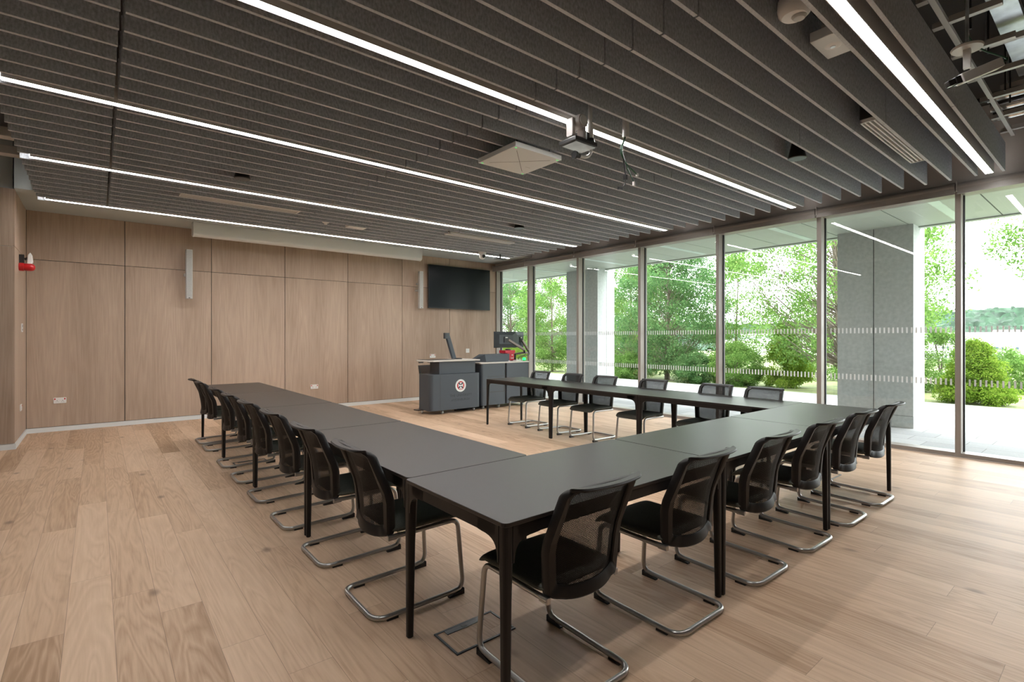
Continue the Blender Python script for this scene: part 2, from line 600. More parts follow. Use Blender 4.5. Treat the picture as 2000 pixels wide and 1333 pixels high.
# rolled-up blinds
nth = ['first', 'second', 'third', 'fourth', 'fifth', 'sixth', 'seventh', 'eighth', 'ninth', 'tenth']
bl_edges = [10.26, 9.02, 7.44, 5.866, 4.32, 2.81, 1.32, -.19]
for k in range(7):
    y1, y0 = bl_edges[k] - .012, bl_edges[k + 1] + .012
    r = empty('roller_blind', (7.785, (y0 + y1) / 2, 3.163))
    tag(r, 'rolled-up taupe roller blind above the %s window from the far wall' % nth[k], 'blind', 'roller blinds along the window wall')
    h = (y1 - y0) / 2
    MB().lathe([(.001, -h), (.051, -h), (.051, h), (.001, h)], n=20, axis='y').build('roll', MAT['blind'], r, smooth=True)
    MB().box(-.047, -.041, -h, h, -.075, 0).box(-.052, -.036, -h, h, -.088, -.070).build('bottom_bar', MAT['blind'], r)
    MB().box(-.05, .055, h + .001, h + .010, -.05, .062).build('bracket', MAT['housing'], r)

# ------------------------------------------------------------------ ceiling baffles and light strips
ROW0, DY, ZB, ZT = .875, .2145, 3.16, 3.46
TH = .024
bafs = {}


def baffle_mesh(L):
    if L not in bafs:
        o = MB().box(0, L, -TH / 2, TH / 2, 0, ZT - ZB).build('ceiling_baffle', MAT['felt'], bevel=.002)
        bafs[L] = o
        return o, True
    return bafs[L], False


segn = ['left-end piece', 'second piece from the left', 'third piece from the left', 'window-end piece']
for i in range(38):
    y = ROW0 + DY * i
    j1, j2 = 2.585 - .028 * y, 5.085 - .06 * y
    xe = 7.435 - .0435 * y
    lo, hi = (i - 1) // 9, (i - 1) % 9
    if i == 0:
        where = 'lone row before the first light strip'
    elif i == 37:
        where = 'lone row behind the fifth light strip'
    else:
        where = '%s row beyond %s light strip' % (nth[hi], nth[lo])
    for s, (a, b) in enumerate(((-.58, .100), (.122, j1 - .007), (j1 + .007, j2 - .004), (j2 + .004, xe))):
        if y < 1.6 and s < 1: pass
        o = MB().box(0, b - a, -TH / 2, TH / 2, 0, ZT - ZB).build('ceiling_baffle', MAT['felt'], bevel=.002)
        o.data.materials.append(MAT['felt_edge_lit'])
        o.data.polygons[0].material_index = 1  # bottom face: floor bounce light put into the colour
        o.location = (a, y, ZB)
        tag(o, 'grey felt baffle, %s, %s' % (where, segn[s]), 'ceiling baffle', 'grey felt ceiling baffles')
# carrier rails the baffles hang from (across the rows)
for k, x in enumerate((.111, 1.3, 3.6, 6.0)):
    o = box('carrier_rail', MAT['dark'], (x - .02, x + .02, .80, 8.86, 3.462, 3.50))
    tag(o, ['dark carrier rail over the gap near the left ends of the baffles', 'dark carrier rail over the second pieces of the baffles', 'dark carrier rail over the third pieces of the baffles', 'dark carrier rail over the window-end pieces of the baffles'][k], 'rail', 'rails carrying the baffles')
lightn = ['nearest the camera at the top right', 'second from the camera, behind the pole-mounted camera', 'third, middle of the five', 'fourth from the camera', 'fifth and farthest, beside the far wall']
for k in range(5):
    y = ROW0 + DY * (9 * k + .5)
    xe = 7.435 - .0435 * y
    r = empty('linear_light', (-.50, y, ZB))
    tag(r, 'long white linear ceiling light, ' + lightn[k], 'light', 'linear ceiling lights')
    L = xe - .02 + .50
    MB().box(0, L, -.036, -.031, -.003, .12).box(0, L, .031, .036, -.003, .12).box(0, L, -.036, .036, .12, .125).build('housing', MAT['housing'], r)
    MB().box(.004, L - .004, -.0305, .0305, .001, .012).box(-.004, .003, -.02, .02, .0, .035).build('diffuser', MAT['led'], r)
    MB().box(.60, .66, -.04, .04, .126, .30).box(3.4, 3.46, -.03, .03, .126, .30).box(6.4, 6.46, -.03, .03, .126, .30).build('hanger', MAT['housing'], r)

# ------------------------------------------------------------------ tables
TZ = .74


def make_table(L, Wd):
    r = empty('meeting_table')
    MB().prism(rrect(0, L, 0, Wd, .022), TZ - .016, TZ).build('table_top', MAT['table'], r, bevel=.002)
    e, t, z0, z1 = .002, .022, TZ - .062, TZ - .016
    MB().box(.06, L - .06, e, e + t, z0, z1).box(.06, L - .06, Wd - e - t, Wd - e, z0, z1).box(e, e + t, .06, Wd - .06, z0, z1).box(L - e - t, L - e, .06, Wd - .06, z0, z1).build('apron', MAT['tframe'], r, bevel=.002)
    for sx in (0, 1):
        for sy in (0, 1):
            m = MB()
            # tapered leg, flush with the outer corner
            def sec(w, z):
                q = rrect(e, e + w, e, e + w, w * .32, 3)
                return [((L - a) if sx else a, (Wd - b) if sy else b, z) for a, b in q]
            lv = [sec(.030, 0.004), sec(.037, .45), sec(.043, .62), sec(.045, TZ - .016)]
            n = len(lv[0])
            m.add([p for q in lv for p in q], [tuple(range(n))] + [tuple(range(3 * n, 4 * n))] + [(i * n + k, i * n + (k + 1) % n, (i + 1) * n + (k + 1) % n, (i + 1) * n + k) for i in range(3) for k in range(n)])
            # curved gussets running into the apron both ways
            g = [(e + .038, TZ - .016), (.17, TZ - .016), (.17, z0), (.145, z0 - .002)]
            for k in range(1, 9):
                a = k / 8
                g.append((.145 - .098 * (1 - (1 - a) ** 2.2), z0 - .002 - .085 * a ** 2.2))
            g.append((e + .038, z0 - .088))
            gx = [((L - a) if sx else a, b) for a, b in g]
            m.prism(gx, (Wd - e - t) if sy else e, (Wd - e) if sy else e + t, 'y')
            gy = [((Wd - a) if sy else a, b) for a, b in g]
            m.prism(gy, (L - e - t) if sx else e, (L - e) if sx else e + t, 'x')
            lg = m.build('leg', MAT['tframe'], r)
            MB().lathe([(.012, 0), (.013, .006)], ((L - e - .015) if sx else e + .015, (Wd - e - .015) if sy else e + .015, 0), 12).build('foot_pad', MAT['black'], lg)
    return r


GT = 'dark tables set in a three-sided square'
protoA, protoB = make_table(1.505, .755), make_table(1.53, .75)
tabs = []
nm = ['nearest the camera', 'second from the near corner', 'third from the near corner', 'nearest the wood wall']
for k, y in enumerate((2.172, 3.709, 5.246, 6.783)):
    t = protoB if k == 0 else copy_tree(protoB)
    t.location, t.rotation_euler = (1.89, y, 0), (0, 0, pi / 2)
    tag(t, 'dark table in the left arm, ' + nm[k], 'table', GT)
nm = ['at its left corner above a floor box', 'middle of three', 'right end by the windows']
for k, x in enumerate((1.12, 2.632, 4.144)):
    t = protoA if k == 0 else copy_tree(protoA)
    t.location = (x, 1.412, 0)
    tag(t, 'dark table in the near arm, ' + nm[k], 'table', GT)
nm = ['nearest the near arm', 'middle of the three', 'far end, in front of the lectern']
for k, y in enumerate((2.172, 3.668, 5.164)):
    t = copy_tree(protoA)
    t.location, t.rotation_euler = (5.655, y, 0), (0, 0, pi / 2)
    tag(t, 'dark table in the window-side arm, ' + nm[k], 'table', GT)


# ------------------------------------------------------------------ chairs
def back_y(x, z):
    tz = [.36, .42, .483, .577, .672, .764, .823, .86]
    ty = [-.150, -.146, -.147, -.159, -.182, -.218, -.256, -.292]
    y = float(np.interp(z, tz, ty))
    k = .062 if z < .6 else .062 - .024 * min(1, (z - .6) / .25)
    return y - k * (1 - min(1, abs(x) / .215) ** 2)


def make_chair(name='cantilever_chair'):
    r = empty(name)
    # sled frame: one tube, seat rail - front leg - floor rail - rear bar and back again
    T = .0125
    half = [(-.198, -.175, .402), (-.198, .232, .408), (-.212, .262, .0), (-.212, -.2525, .0)]
    pts = [(x, y, max(z, T + .006)) for x, y, z in half]
    pts += [(-x, y, z) for x, y, z in pts[::-1]]
    path = fillet(pts, [0, .045, .06, .065, .065, .06, .045, 0], 7)
    path = [Vector((p.x, p.y, p.z + .010 * max(0, 1 - abs(p.y - .205) / .04) * (1 if p.z < .03 else 0))) for p in path]
    MB().tube(path, T, 10).build('sled_frame', MAT['steel'], r, smooth=True)
    for sx in (-1, 1):
        g = [(.168, .0), (.262, .0), (.262, .030), (.245, .020), (.20, .014), (.168, .006)]
        MB().prism(g, sx * .212 - .011, sx * .212 + .011, 'x').build('glide', MAT['black'], r)
        MB().box(sx * .212 - .010, sx * .212 + .010, -.19, -.13, 0, .010).build('glide', MAT['black'], r)
    # seat cushion with a rolled front edge
    m = MB()
    nx, ny = 22, 26
    X = [sin(pi * (i / nx - .5)) for i in range(nx + 1)]
    Y = [sin(pi * (j / ny - .5)) for j in range(ny + 1)]
    x0, y0, y1 = .216, -.165, .282

    def sp(u, v, s):
        # rounded-square plan
        px, py = u * x0 * (1 - .06 * v ** 8), (y0 + y1) / 2 + v * (y1 - y0) / 2 * (1 - .05 * u ** 8)
        th = .024 * (max(0, 1 - abs(u) ** 7)) ** .5 * (max(0, 1 - abs(v) ** 9)) ** .5
        z = .437 - .006 * (1 - u * u) * (1 - v * v)
        d = max(0, py - .205)
        z -= 6.5 * d * d
        return (px, py, z + s * th)
    top = [sp(u, v, 1) for v in Y for u in X]
    bot = [sp(u, v, -1) for v in Y for u in X]
    q = [(j * (nx + 1) + i, j * (nx + 1) + i + 1, (j + 1) * (nx + 1) + i + 1, (j + 1) * (nx + 1) + i) for j in range(ny) for i in range(nx)]
    m.add(top, q)
    m.add(bot, [f[::-1] for f in q])
    so_ = m.build('seat', MAT['seat'], r, smooth=True)
    bm = bmesh.new()
    bm.from_mesh(so_.data)
    bmesh.ops.remove_doubles(bm, verts=bm.verts, dist=.0004)
    bm.to_mesh(so_.data)
    bm.free()
    # backrest: moulded frame round a woven panel
    zb, zt = .385, .853
    def loop(wb_, wm, wt, z0, rise, z1, rc, rt):
        # bowl-shaped bottom edge, slightly waisted sides, rounded corners
        bot = [(wb_ * k / 8, 0, z0 + rise * (abs(k) / 8) ** 3) for k in range(-8, 9)]
        pts = bot + [(wm, 0, .60), (wt, 0, z1), (-wt, 0, z1), (-wm, 0, .60)]
        rad = [rc] + [0] * 15 + [rc, .5, rt, rt, .5]
        out = []
        for k, p in enumerate(fillet(pts, rad, 7, True)): out.append(p)
        return out
    outer = loop(.200, .213, .203, zb, .030, zt, .028, .04)
    inner = loop(.160, .172, .168, zb + .054, .020, zt - .022, .028, .03)
    N = len(outer)
    prof = [(0, .35), (0, -.6), (.12, -1), (.85, -.55), (1, -.2), (1, .2), (.9, .75), (.15, .85)]   # across, along the depth
    vs = []
    for o_, i_ in zip(outer, inner):
        depth = .013 + .012 * (abs(o_.x) > .17)
        for s, d in prof:
            x, z = o_.x + (i_.x - o_.x) * s, o_.z + (i_.z - o_.z) * s
            vs.append((x, back_y(x, z) + d * depth, z))
    K = len(prof)
    m = MB().add(vs, [(i * K + k, i * K + (k + 1) % K, ((i + 1) % N) * K + (k + 1) % K, ((i + 1) % N) * K + k) for i in range(N) for k in range(K)])
    # lip rolled backwards along the top edge
    lv = []
    n = 25
    for k in range(n):
        x = -.199 + .398 * k / (n - 1)
        y = back_y(x, zt)
        e = 1 - .80 * max(0, (abs(x) - .135) / .064) ** 2
        for a, b in ((.004, -.018), (-.034 * e, -.010), (-.040 * e, -.003), (-.034 * e, .003), (.000, .000)):
            lv.append((x, y + a, zt + b))
    m.add(lv, [(k * 5 + j, k * 5 + (j + 1) % 5, (k + 1) * 5 + (j + 1) % 5, (k + 1) * 5 + j) for k in range(n - 1) for j in range(5)] + [(4, 3, 2, 1, 0), tuple(range((n - 1) * 5, n * 5))])
    bk = m.build('backrest', MAT['chairframe'], r, smooth=True)
    cx, cz = 0, (zb + zt) / 2 + .03
    rings = []
    for k in range(7):
        f = 1 - k / 7
        rings += [(cx + (p.x - cx) * f, back_y(cx + (p.x - cx) * f, cz + (p.z - cz) * f) - .001, cz + (p.z - cz) * f) for p in inner]
    rings.append((cx, back_y(cx, cz) - .001, cz))
    fs = [(k * N + i, k * N + (i + 1) % N, (k + 1) * N + (i + 1) % N, (k + 1) * N + i) for k in range(6) for i in range(N)]
    fs += [(6 * N + i, 6 * N + (i + 1) % N, 7 * N) for i in range(N)]
    MB().add(rings, fs).build('mesh_panel', MAT['weave'], bk, smooth=True)
    # lugs joining the back to the seat rails
    for sx in (-1, 1):
        MB().box(sx * .198 - .010, sx * .198 + .010, -.180, -.13, .388, .414).build('back_lug', MAT['steel'], r, bevel=.003)
    return r


chair0 = make_chair()
used = [False]
random.seed(11)


def place_chair(x, y, rz, label, group, jit=.02):
    c = copy_tree(chair0) if used[0] else chair0
    used[0] = True
    c.location, c.rotation_euler = (x, y, 0), (0, 0, rz + random.uniform(-jit, jit))
    tag(c, label, 'chair', group)
    return c


for k, x in enumerate((1.527, 2.30, 3.06, 3.775, 4.49, 5.20)):
    place_chair(x, 1.585, 0, 'black mesh-back chair, %s from the left along the near arm of tables' % nth[k] if k else 'black mesh-back chair nearest the camera, at the near corner table', 'chairs along the near arm', .006)
for k, y in enumerate((2.555, 3.31, 4.09, 4.87, 5.62, 6.37, 7.41, 7.95)):
    lab = 'black mesh-back chair, %s from the near corner along the left row of tables' % nth[k]
    if k == 7: lab = 'black mesh-back chair at the far end of the left row, nearest the wood wall'
    place_chair(1.305, y, -pi / 2, lab, 'chairs along the left arm', .015)
for k, y in enumerate((6.21, 5.49, 4.83, 4.01, 3.14, 2.58)):
    place_chair(5.425, y, pi / 2, 'black mesh-back chair, %s from the lectern end of the window-side tables' % nth[k], 'chairs along the window arm', .03)
place_chair(5.16, 8.78, pi * .97, 'black mesh-back chair tucked in behind the left side of the lectern', 'chair at the lectern')

# ------------------------------------------------------------------ lectern, rack and the things on them
YF = 8.065
d = empty('lectern_desk', (4.68, YF, 0))
tag(d, 'dark grey height-adjustable lectern with crest and lettering, on castors', 'lectern')
DW = 1.11
MB().prism(rrect(0, DW, 0, .46, .06, 6)[:], .07, .735).build('front_panel', MAT['lect'], d, bevel=.003)
fp = kids(d)[0]
MB().box(.205, .2085, -.0015, .002, .075, .73).build('panel_joint', MAT['ltrim'], fp)
MB().box(.22, 1.03, .06, .40, .735, .965).build('lift_housing', MAT['lect'], d, bevel=.004)
MB().prism([(-.07, .33), (-.04, .12), (.06, .0), (1.10, .0), (1.115, .02), (1.115, .62), (.05, .62)], .968, .992).build('worktop', MAT['ltop'], d, bevel=.003)
MB().box(.04, .60, .14, .55, .992, .998).build('desk_pad', MAT['ltrim'], d, bevel=.002)
MB().box(-.10, -.02, .22, .26, .945, .967).box(.03, .06, .12, .16, .955, .967).build('under_desk_control', MAT['black'], d)
MB().box(-.09, .10, .30, .46, .058, .075).build('foot_plate', MAT['ltrim'], d)


def caster(parent, x, y):
    m = MB().lathe([(.001, -.012), (.029, -.012), (.031, -.008), (.031, .008), (.029, .012), (.001, .012)], (x, y, .031), 16, 'x')
    c = m.build('castor', MAT['galv'], parent, smooth=True)
    MB().lathe([(.001, -.004), (.034, -.004), (.034, .004), (.001, .004)], (x, y, .034), 16, 'x').box(x - .016, x + .016, y - .02, y + .02, .052, .072).build('tyre', MAT['black'], c)


for x, y in ((.265, .035), (.03, .36), (.98, .05), (.98, .42)): caster(d, x, y)
# crest: white ring, red ground, white shield with a dark saltire
cx, cz = .652, .508


def disc(name, r0, r1, yy, mat, parent, n=40, sx=1, sz=1):
    vs, fs = [], []
    for k in range(n):
        a = 2 * pi * k / n
        vs += [(cx + r0 * sx * cos(a), yy, cz + r0 * sz * sin(a)), (cx + r1 * sx * cos(a), yy, cz + r1 * sz * sin(a))]
    fs = [(2 * k, 2 * k + 1, (2 * k + 3) % (2 * n), (2 * k + 2) % (2 * n)) for k in range(n)]
    return MB().add(vs, fs).build(name, mat, parent)


cr_ = disc('crest', .001, .118, -.0015, MAT['white_paint'], fp)
disc('crest_ground', .001, .082, -.0022, MAT['red'], cr_)
sh = [(-.052, .058), (.052, .058), (.052, -.03), (.035, -.058), (0, -.078), (-.035, -.058), (-.052, -.03)]
MB().prism([(cx + a, cz + b) for a, b in sh], -.0034, -.0026, 'y').build('crest_shield', MAT['white_paint'], cr_)
sal = MB()
for s in (1, -1):
    sal.bar((cx - .046 * s, -.0038, cz + .055), (cx + .046 * s, -.0038, cz - .048), .001, .026)
sal.box(cx - .008, cx + .008, -.0041, -.0035, cz - .068, cz - .05)
sal.build('crest_saltire', MAT['navy'], cr_)
MB().box(cx - .018, cx + .018, -.0050, -.0042, cz - .014, cz + .016).build('crest_book', MAT['white_paint'], cr_)
tk = MB()
for k in range(30):
    a = 2 * pi * (k + .5) / 30
    tk.box(cx + .100 * cos(a) - .003, cx + .100 * cos(a) + .003, -.0024, -.0018, cz + .100 * sin(a) - .004, cz + .100 * sin(a) + .004)
tk.build('crest_ring_lettering', MAT['gplas'], cr_)


def text(body, size, x, z, mat, parent, name='lettering', y=-.0014):
    cu = bpy.data.curves.new(name, 'FONT')
    cu.body, cu.size, cu.align_x, cu.extrude = body, size, 'CENTER', .0004
    o = bpy.data.objects.new(name, cu)
    COL.objects.link(o)
    cu.materials.append(mat)
    C.view_layers[0].update()
    me = bpy.data.meshes.new_from_object(o.evaluated_get(bpy.context.evaluated_depsgraph_get()))
    bpy.data.objects.remove(o)
    o = bpy.data.objects.new(name, me)
    COL.objects.link(o)
    o.parent = parent
    o.location, o.rotation_euler = (x, y, z), (pi / 2, 0, 0)
    return o


text('THE UNIVERSITY', .066, cx + .01, .305, MAT['textgrey'], fp)
text('of EDINBURGH', .062, cx + .00, .225, MAT['textgrey'], fp)

k_ = empty('equipment_cabinet', (5.85, YF + .05, 0))
tag(k_, 'dark grey two-bay equipment cabinet beside the lectern, on castors', 'cabinet')
MB().prism(rrect(0, .615, 0, .58, .045, 5), .07, .895).build('bay', MAT['lect'], k_, bevel=.003)
MB().box(.60, .645, .03, .56, .075, .895).build('bay_gap', MAT['ltrim'], k_)
MB().prism(rrect(.635, 1.235, 0, .58, .012, 3), .07, .895).build('bay', MAT['lect'], k_, bevel=.003)
MB().prism(rrect(-.05, 1.25, -.012, .66, .03, 4), .897, .922).build('worktop', MAT['ltop'], k_, bevel=.003)
MB().box(.15, .575, -.0016, .004, .325, .335).box(.15, .575, -.0016, .004, .635, .642).box(.565, .575, -.002, .004, .325, .642).build('shutter', MAT['ltrim'], k_)
for x, y in ((.06, .03), (.45, .04), (1.08, .04), (.06, .5), (1.08, .5)): caster(k_, x, y)
# sloping control box
pb = MB()
pr = [(.12, .922), (.48, .922), (.48, 1.00), (.16, 1.11), (.12, 1.11)]
b = empty('touch_panel_box', (5.98, YF + .0, 0))
tag(b, 'dark grey wedge-shaped control box with sloped top on the cabinet', 'control panel')
MB().add([(.10, .20, .922), (.70, .20, .922), (.70, .52, .922), (-.15, .52, .922), (.06, .20, 1.075), (.70, .20, 1.08), (.70, .40, 1.08), (.06, .40, 1.075)],
         [(3, 2, 1, 0), (4, 5, 6, 7), (0, 1, 5, 4), (1, 2, 6, 5), (2, 3, 7, 6), (3, 0, 4, 7)]).build('body', MAT['lect'], b, bevel=.004)
MB().box(.655, .695, .17, .19, .922, .936).build('clip', MAT['wplas'], b)

# visualiser column on the lectern
v = empty('document_camera', (5.44, YF + .40, .992))
tag(v, 'dark grey slanted document camera arm standing on the lectern', 'document camera')
MB().lathe([(.085, 0), (.085, .012), (.07, .02), (.001, .022)], (.09, 0, 0), 20).build('base', MAT['black'], v, smooth=True)
P = rrect(-.050, .050, -.03, .03, .02, 4)
n = len(P)
col0 = [(a, b_, .006) for a, b_ in P]
col1 = [(a - .155, b_, .47) for a, b_ in P]
MB().add(col0 + col1, [tuple(range(n))[::-1], tuple(range(n, 2 * n))] + [(i, (i + 1) % n, n + (i + 1) % n, n + i) for i in range(n)]).build('column', MAT['lect'], v, bevel=.003)
MB().box(-.225, -.115, -.032, .032, .40, .515).build('camera_head', MAT['monitor'], v, bevel=.006)

# two monitors on spring arms, seen from behind
for k, (x0, x1, yb, rz, lab) in enumerate(((6.40, 6.95, YF + .33, -.08, 'wider dark monitor seen from behind, standing left of the other on the cabinet'), (7.02, 7.31, YF + .46, .48, 'dark monitor turned away beside the window mullion, right of the other'))):
    wm = .56 if k == 0 else .50
    o = empty('monitor', ((x0 + x1) / 2, yb, 1.372), rz)
    tag(o, lab, 'monitor', 'monitors on the equipment cabinet')
    hw = wm / 2
    MB().box(-hw, hw, 0, .022, -.170, .168).build('bezel', MAT['monitor'], o, bevel=.004)
    MB().add([(-hw, 0, -.17), (hw, 0, -.17), (hw, 0, .168), (-hw, 0, .168), (-.17, -.03, -.09), (.17, -.03, -.09), (.17, -.03, .10), (-.17, -.03, .10)],
             [(0, 1, 5, 4), (1, 2, 6, 5), (2, 3, 7, 6), (3, 0, 4, 7), (4, 5, 6, 7)]).build('rear_cover', MAT['monitor'], o)
    arc = [(-.20, -.168)] + [(-.20 + .40 * j / 10, -.168 + .052 * sin(pi * j / 10)) for j in range(1, 10)] + [(.20, -.168)]
    MB().prism(arc, -.008, .0, 'y').build('rear_lip', MAT['ltrim'], o)
    MB().box(-.245, .245, .022, .024, -.155, .155).build('display', MAT['screen'], o)
    MB().box(-.055, .055, -.048, -.029, -.06, .06).build('mount_plate', MAT['black'], o)
    MB().box(-.03, .03, -.050, -.048, .035, .055).build('label', MAT['wplas'], o)
for k, (bx, el, tip) in enumerate((((7.00, 8.47), (7.17, 8.36, 1.10), (6.72, 8.36, 1.37)), ((7.02, 8.49), (7.40, 8.50, 1.09), (7.20, 8.47, 1.36)))):
    o = empty('jointed_stand', (0, 0, 0))
    tag(o, ['bronze jointed monitor arm reaching left to the front monitor', 'bronze jointed monitor arm reaching up to the angled monitor'][k], 'monitor arm', 'monitor arms on the cabinet')
    MB().lathe([(.03, 0), (.03, .02), (.018, .03), (.018, .11), (.024, .115), (.024, .15), (.001, .152)], (bx[0], bx[1], .922), 14).build('clamp_post', MAT['black'], o, smooth=True)
    MB().bar((bx[0], bx[1], 1.06), el, .035, .04).build('lower_arm', MAT['bronze'], o, bevel=.006)
    MB().lathe([(.024, 0), (.024, .07), (.001, .072)], (el[0], el[1], el[2] - .02), 12).build('elbow', MAT['black'], o, smooth=True)
    MB().bar((el[0], el[1], el[2] + .05), tip, .042, .05).build('upper_arm', MAT['bronze'], o, bevel=.008)
    MB().bar(tip, (tip[0] - .04, tip[1] + .01, tip[2] + .01), .03).build('head_joint', MAT['black'], o)
    MB().tube(fillet([(el[0], el[1] - .02, el[2] + .03), (el[0] + .05, el[1], el[2] - .06), (bx[0] + .09, bx[1], 1.00), (bx[0] + .10, bx[1] + .02, .93)], .05), .006, 6).build('cable', MAT['black'], o)
o = empty('red_box', (6.80, YF + .40, .922))
tag(o, 'red card box with a flared top standing behind the wedge control box', 'box')
MB().add([(-.09, -.09, .012), (.10, -.09, .012), (.10, .09, .012), (-.09, .09, .012), (-.09, -.09, .165), (.10, -.09, .165), (.10, .09, .165), (-.09, .09, .165)],
         [(3, 2, 1, 0), (4, 5, 6, 7), (0, 1, 5, 4), (1, 2, 6, 5), (2, 3, 7, 6), (3, 0, 4, 7)]).box(-.155, .115, -.105, .105, .165, .225).build('body', MAT['redcard'], o, bevel=.003)
MB().box(-.07, .08, -.07, .07, 0, .012).build('foot', MAT['black'], o)
MB().lathe([(.062, 0), (.062, .018), (.05, .025), (.001, .026)], (0, 0, .225), 18).build('lid_knob', MAT['black'], o, smooth=True)
MB().box(.03, .055, -.0915, -.09, .11, .135).box(.0, .085, -.0915, -.09, .06, .068).box(.01, .08, -.0915, -.09, .045, .052).build('print', MAT['gplas'], o)
o = empty('indicator_light', (7.05, YF + .16, .922))
tag(o, 'small glowing green indicator light at the right end of the cabinet top', 'indicator light')
MB().lathe([(.030, 0), (.030, .012), (.001, .012)], (0, 0, 0), 16).build('base', MAT['black'], o)
MB().lathe([(.026, .012), (.034, .018), (.034, .062), (.028, .070), (.001, .070)], (0, 0, 0), 18).build('lens', MAT['green'], o, smooth=True)
o = box('white_device', MAT['wplas'], (6.87, 7.0, YF + .20, YF + .30, .923, .942), bevel=.004)
tag(o, 'small flat white device on the cabinet top between red box and green light', 'device')
o = empty('cable_bundle')
tag(o, 'dark cables lying on the floor under the lectern and cabinet', 'cable')
for k in range(3):
    MB().tube(fillet([(5.35 + .1 * k, 8.32 + .05 * k, .014), (5.6, 8.25 + .07 * k, .014), (5.78, 8.35 + .04 * k, .014), (6.1, 8.30 + .07 * k, .014)], .15), .013, 6).build('cable', MAT['black'], o)

# ------------------------------------------------------------------ far wall fittings
t = empty('television', (6.745, 10.20, 2.596))
tag(t, 'large black flat-screen television mounted on the wood wall', 'television')
MB().box(-.875, .875, 0, .035, -.50, .50).build('bezel', MAT['black'], t, bevel=.004)
MB().box(-.862, .862, -.002, .0, -.482, .488).build('screen', MAT['screen'], t)
MB().box(-.45, .45, .035, .08, -.30, .30).build('wall_mount', MAT['dark'], t)
for k, x in enumerate((1.212, 5.625)):
    o = empty('column_speaker', (x, 10.13, 2.485))
    tag(o, ['slim grey column loudspeaker on the wood wall, left of centre below the screen case', 'slim grey column loudspeaker beside the television'][k], 'loudspeaker', 'column loudspeakers')
    MB().prism(rrect(-.050, .050, -.05, .04, .02, 4), -.415, .415).build('cabinet', MAT['gplas'], o, bevel=.003)
    MB().box(-.038, .038, -.0515, -.050, -.385, .40).build('grille', plain('speaker_mesh', (.44, .44, .42), .6, noise=.25, nscale=400) if k == 0 else bpy.data.materials['speaker_mesh'], o)
    MB().box(-.012, .012, -.0525, -.0515, -.408, -.396).build('badge', MAT['dark'], o)
    MB().box(-.06, .015, .03, .15, -.03, .01).box(-.03, .03, .04, .15, .12, .16).build('bracket', MAT['gplas'], o)
o = empty('projection_screen', (3.29, 9.70, 3.287))
tag(o, 'long white roll-up projection screen case hung under the soffit along the far wall', 'projection screen')
prf = fillet([(.10, .0, 0), (-.10, .0, 0), (-.10, -.21, 0), (-.02, -.235, 0), (.10, -.20, 0)], [0, .008, .05, .04, .03], 6, True)
MB().prism([(p.x, p.y) for p in prf], -2.06, 2.06, 'x').build('case', MAT['white_paint'], o, smooth=True)
for q in (-1, 1): MB().prism([(p.x * 1.05, p.y * 1.02) for p in prf], q * 2.06 - (.02 if q < 0 else 0), q * 2.06 + (.02 if q > 0 else 0), 'x').build('end_cap', MAT['white_paint'], o, smooth=True)


def socket(x, z, lab):
    o = empty('wall_socket', (x, YB, z))
    tag(o, lab, 'socket', 'double power sockets on the far wall')
    MB().box(-.074, .074, -.012, 0, -.043, .043).build('plate', MAT['wplas'], o, bevel=.003)
    for s in (-1, 1):
        MB().box(s * .056 - .008, s * .056 + .008, -.015, -.012, .012, .034).build('switch', MAT['red'], o)
        MB().box(s * .032 - .004, s * .032 + .004, -.0126, -.0120, -.004, .004).box(s * .032 - .013, s * .032 - .007, -.0126, -.0120, -.022, -.016).box(s * .032 + .007, s * .032 + .013, -.0126, -.0120, -.022, -.016).build('pin_holes', MAT['dark'], o)


socket(-.428, .462, 'white double power socket low on the wood wall, by the left corner')
socket(3.34, .443, 'white double power socket low on the wood wall, behind the left row of tables')
socket(6.02, .992, 'white double power socket just above the lectern worktop')
o = empty('light_switch', (6.995, YB, 1.10))
tag(o, 'white square wall switch on the wood wall right of the lectern', 'switch')
MB().box(-.05, .05, -.01, 0, -.05, .05).build('plate', MAT['wplas'], o, bevel=.003)
MB().box(-.012, .030, -.014, -.01, -.03, .03).build('rocker', MAT['white_paint'], o)
# left alcove wall
o = empty('fire_alarm', (-.8, 9.40, 2.355))
tag(o, 'red fire alarm beacon on the left wall below the white detector', 'fire alarm')
MB().lathe([(.05, 0), (.055, .01), (.055, .05), (.001, .05)], (0, 0, 0), 20, 'x').build('base', MAT['red'], o, smooth=True)
MB().lathe([(.046, .05), (.050, .055), (.050, .12), (.042, .145), (.022, .158), (.001, .162)], (0, 0, 0), 20, 'x').build('sounder', MAT['red'], o, smooth=True)
o = empty('motion_detector', (-.8, 9.43, 2.46))
tag(o, 'white tapered motion detector with black back on the left wall above the red alarm', 'detector')
MB().box(0, .05, -.03, .03, -.06, .06).bar((.05, 0, .0), (.09, 0, .02), .03).build('bracket', MAT['black'], o)
MB().prism([(.075, -.085), (.120, -.085), (.138, -.03), (.128, .06), (.11, .095), (.085, .06)], -.04, .04, 'y').build('body', MAT['wplas'], o, bevel=.008)
o = empty('wall_control', (-.8, 9.70, 1.545))
tag(o, 'small white wall control at switch height on the left wall', 'switch')
MB().box(0, .012, -.06, .06, -.058, .058).build('plate', MAT['wplas'], o, bevel=.003)
MB().box(.012, .014, -.04, .0, .005, .045).box(.012, .014, -.04, .0, -.04, -.01).build('buttons', MAT['monitor'], o)
o = empty('wall_socket', (-.8, 9.56, .46))
tag(o, 'white power socket low on the left alcove wall', 'socket')
MB().box(0, .012, -.074, .074, -.043, .043).build('plate', MAT['wplas'], o, bevel=.003)
MB().box(.012, .015, .045, .06, .012, .034).build('switch', MAT['red'], o)

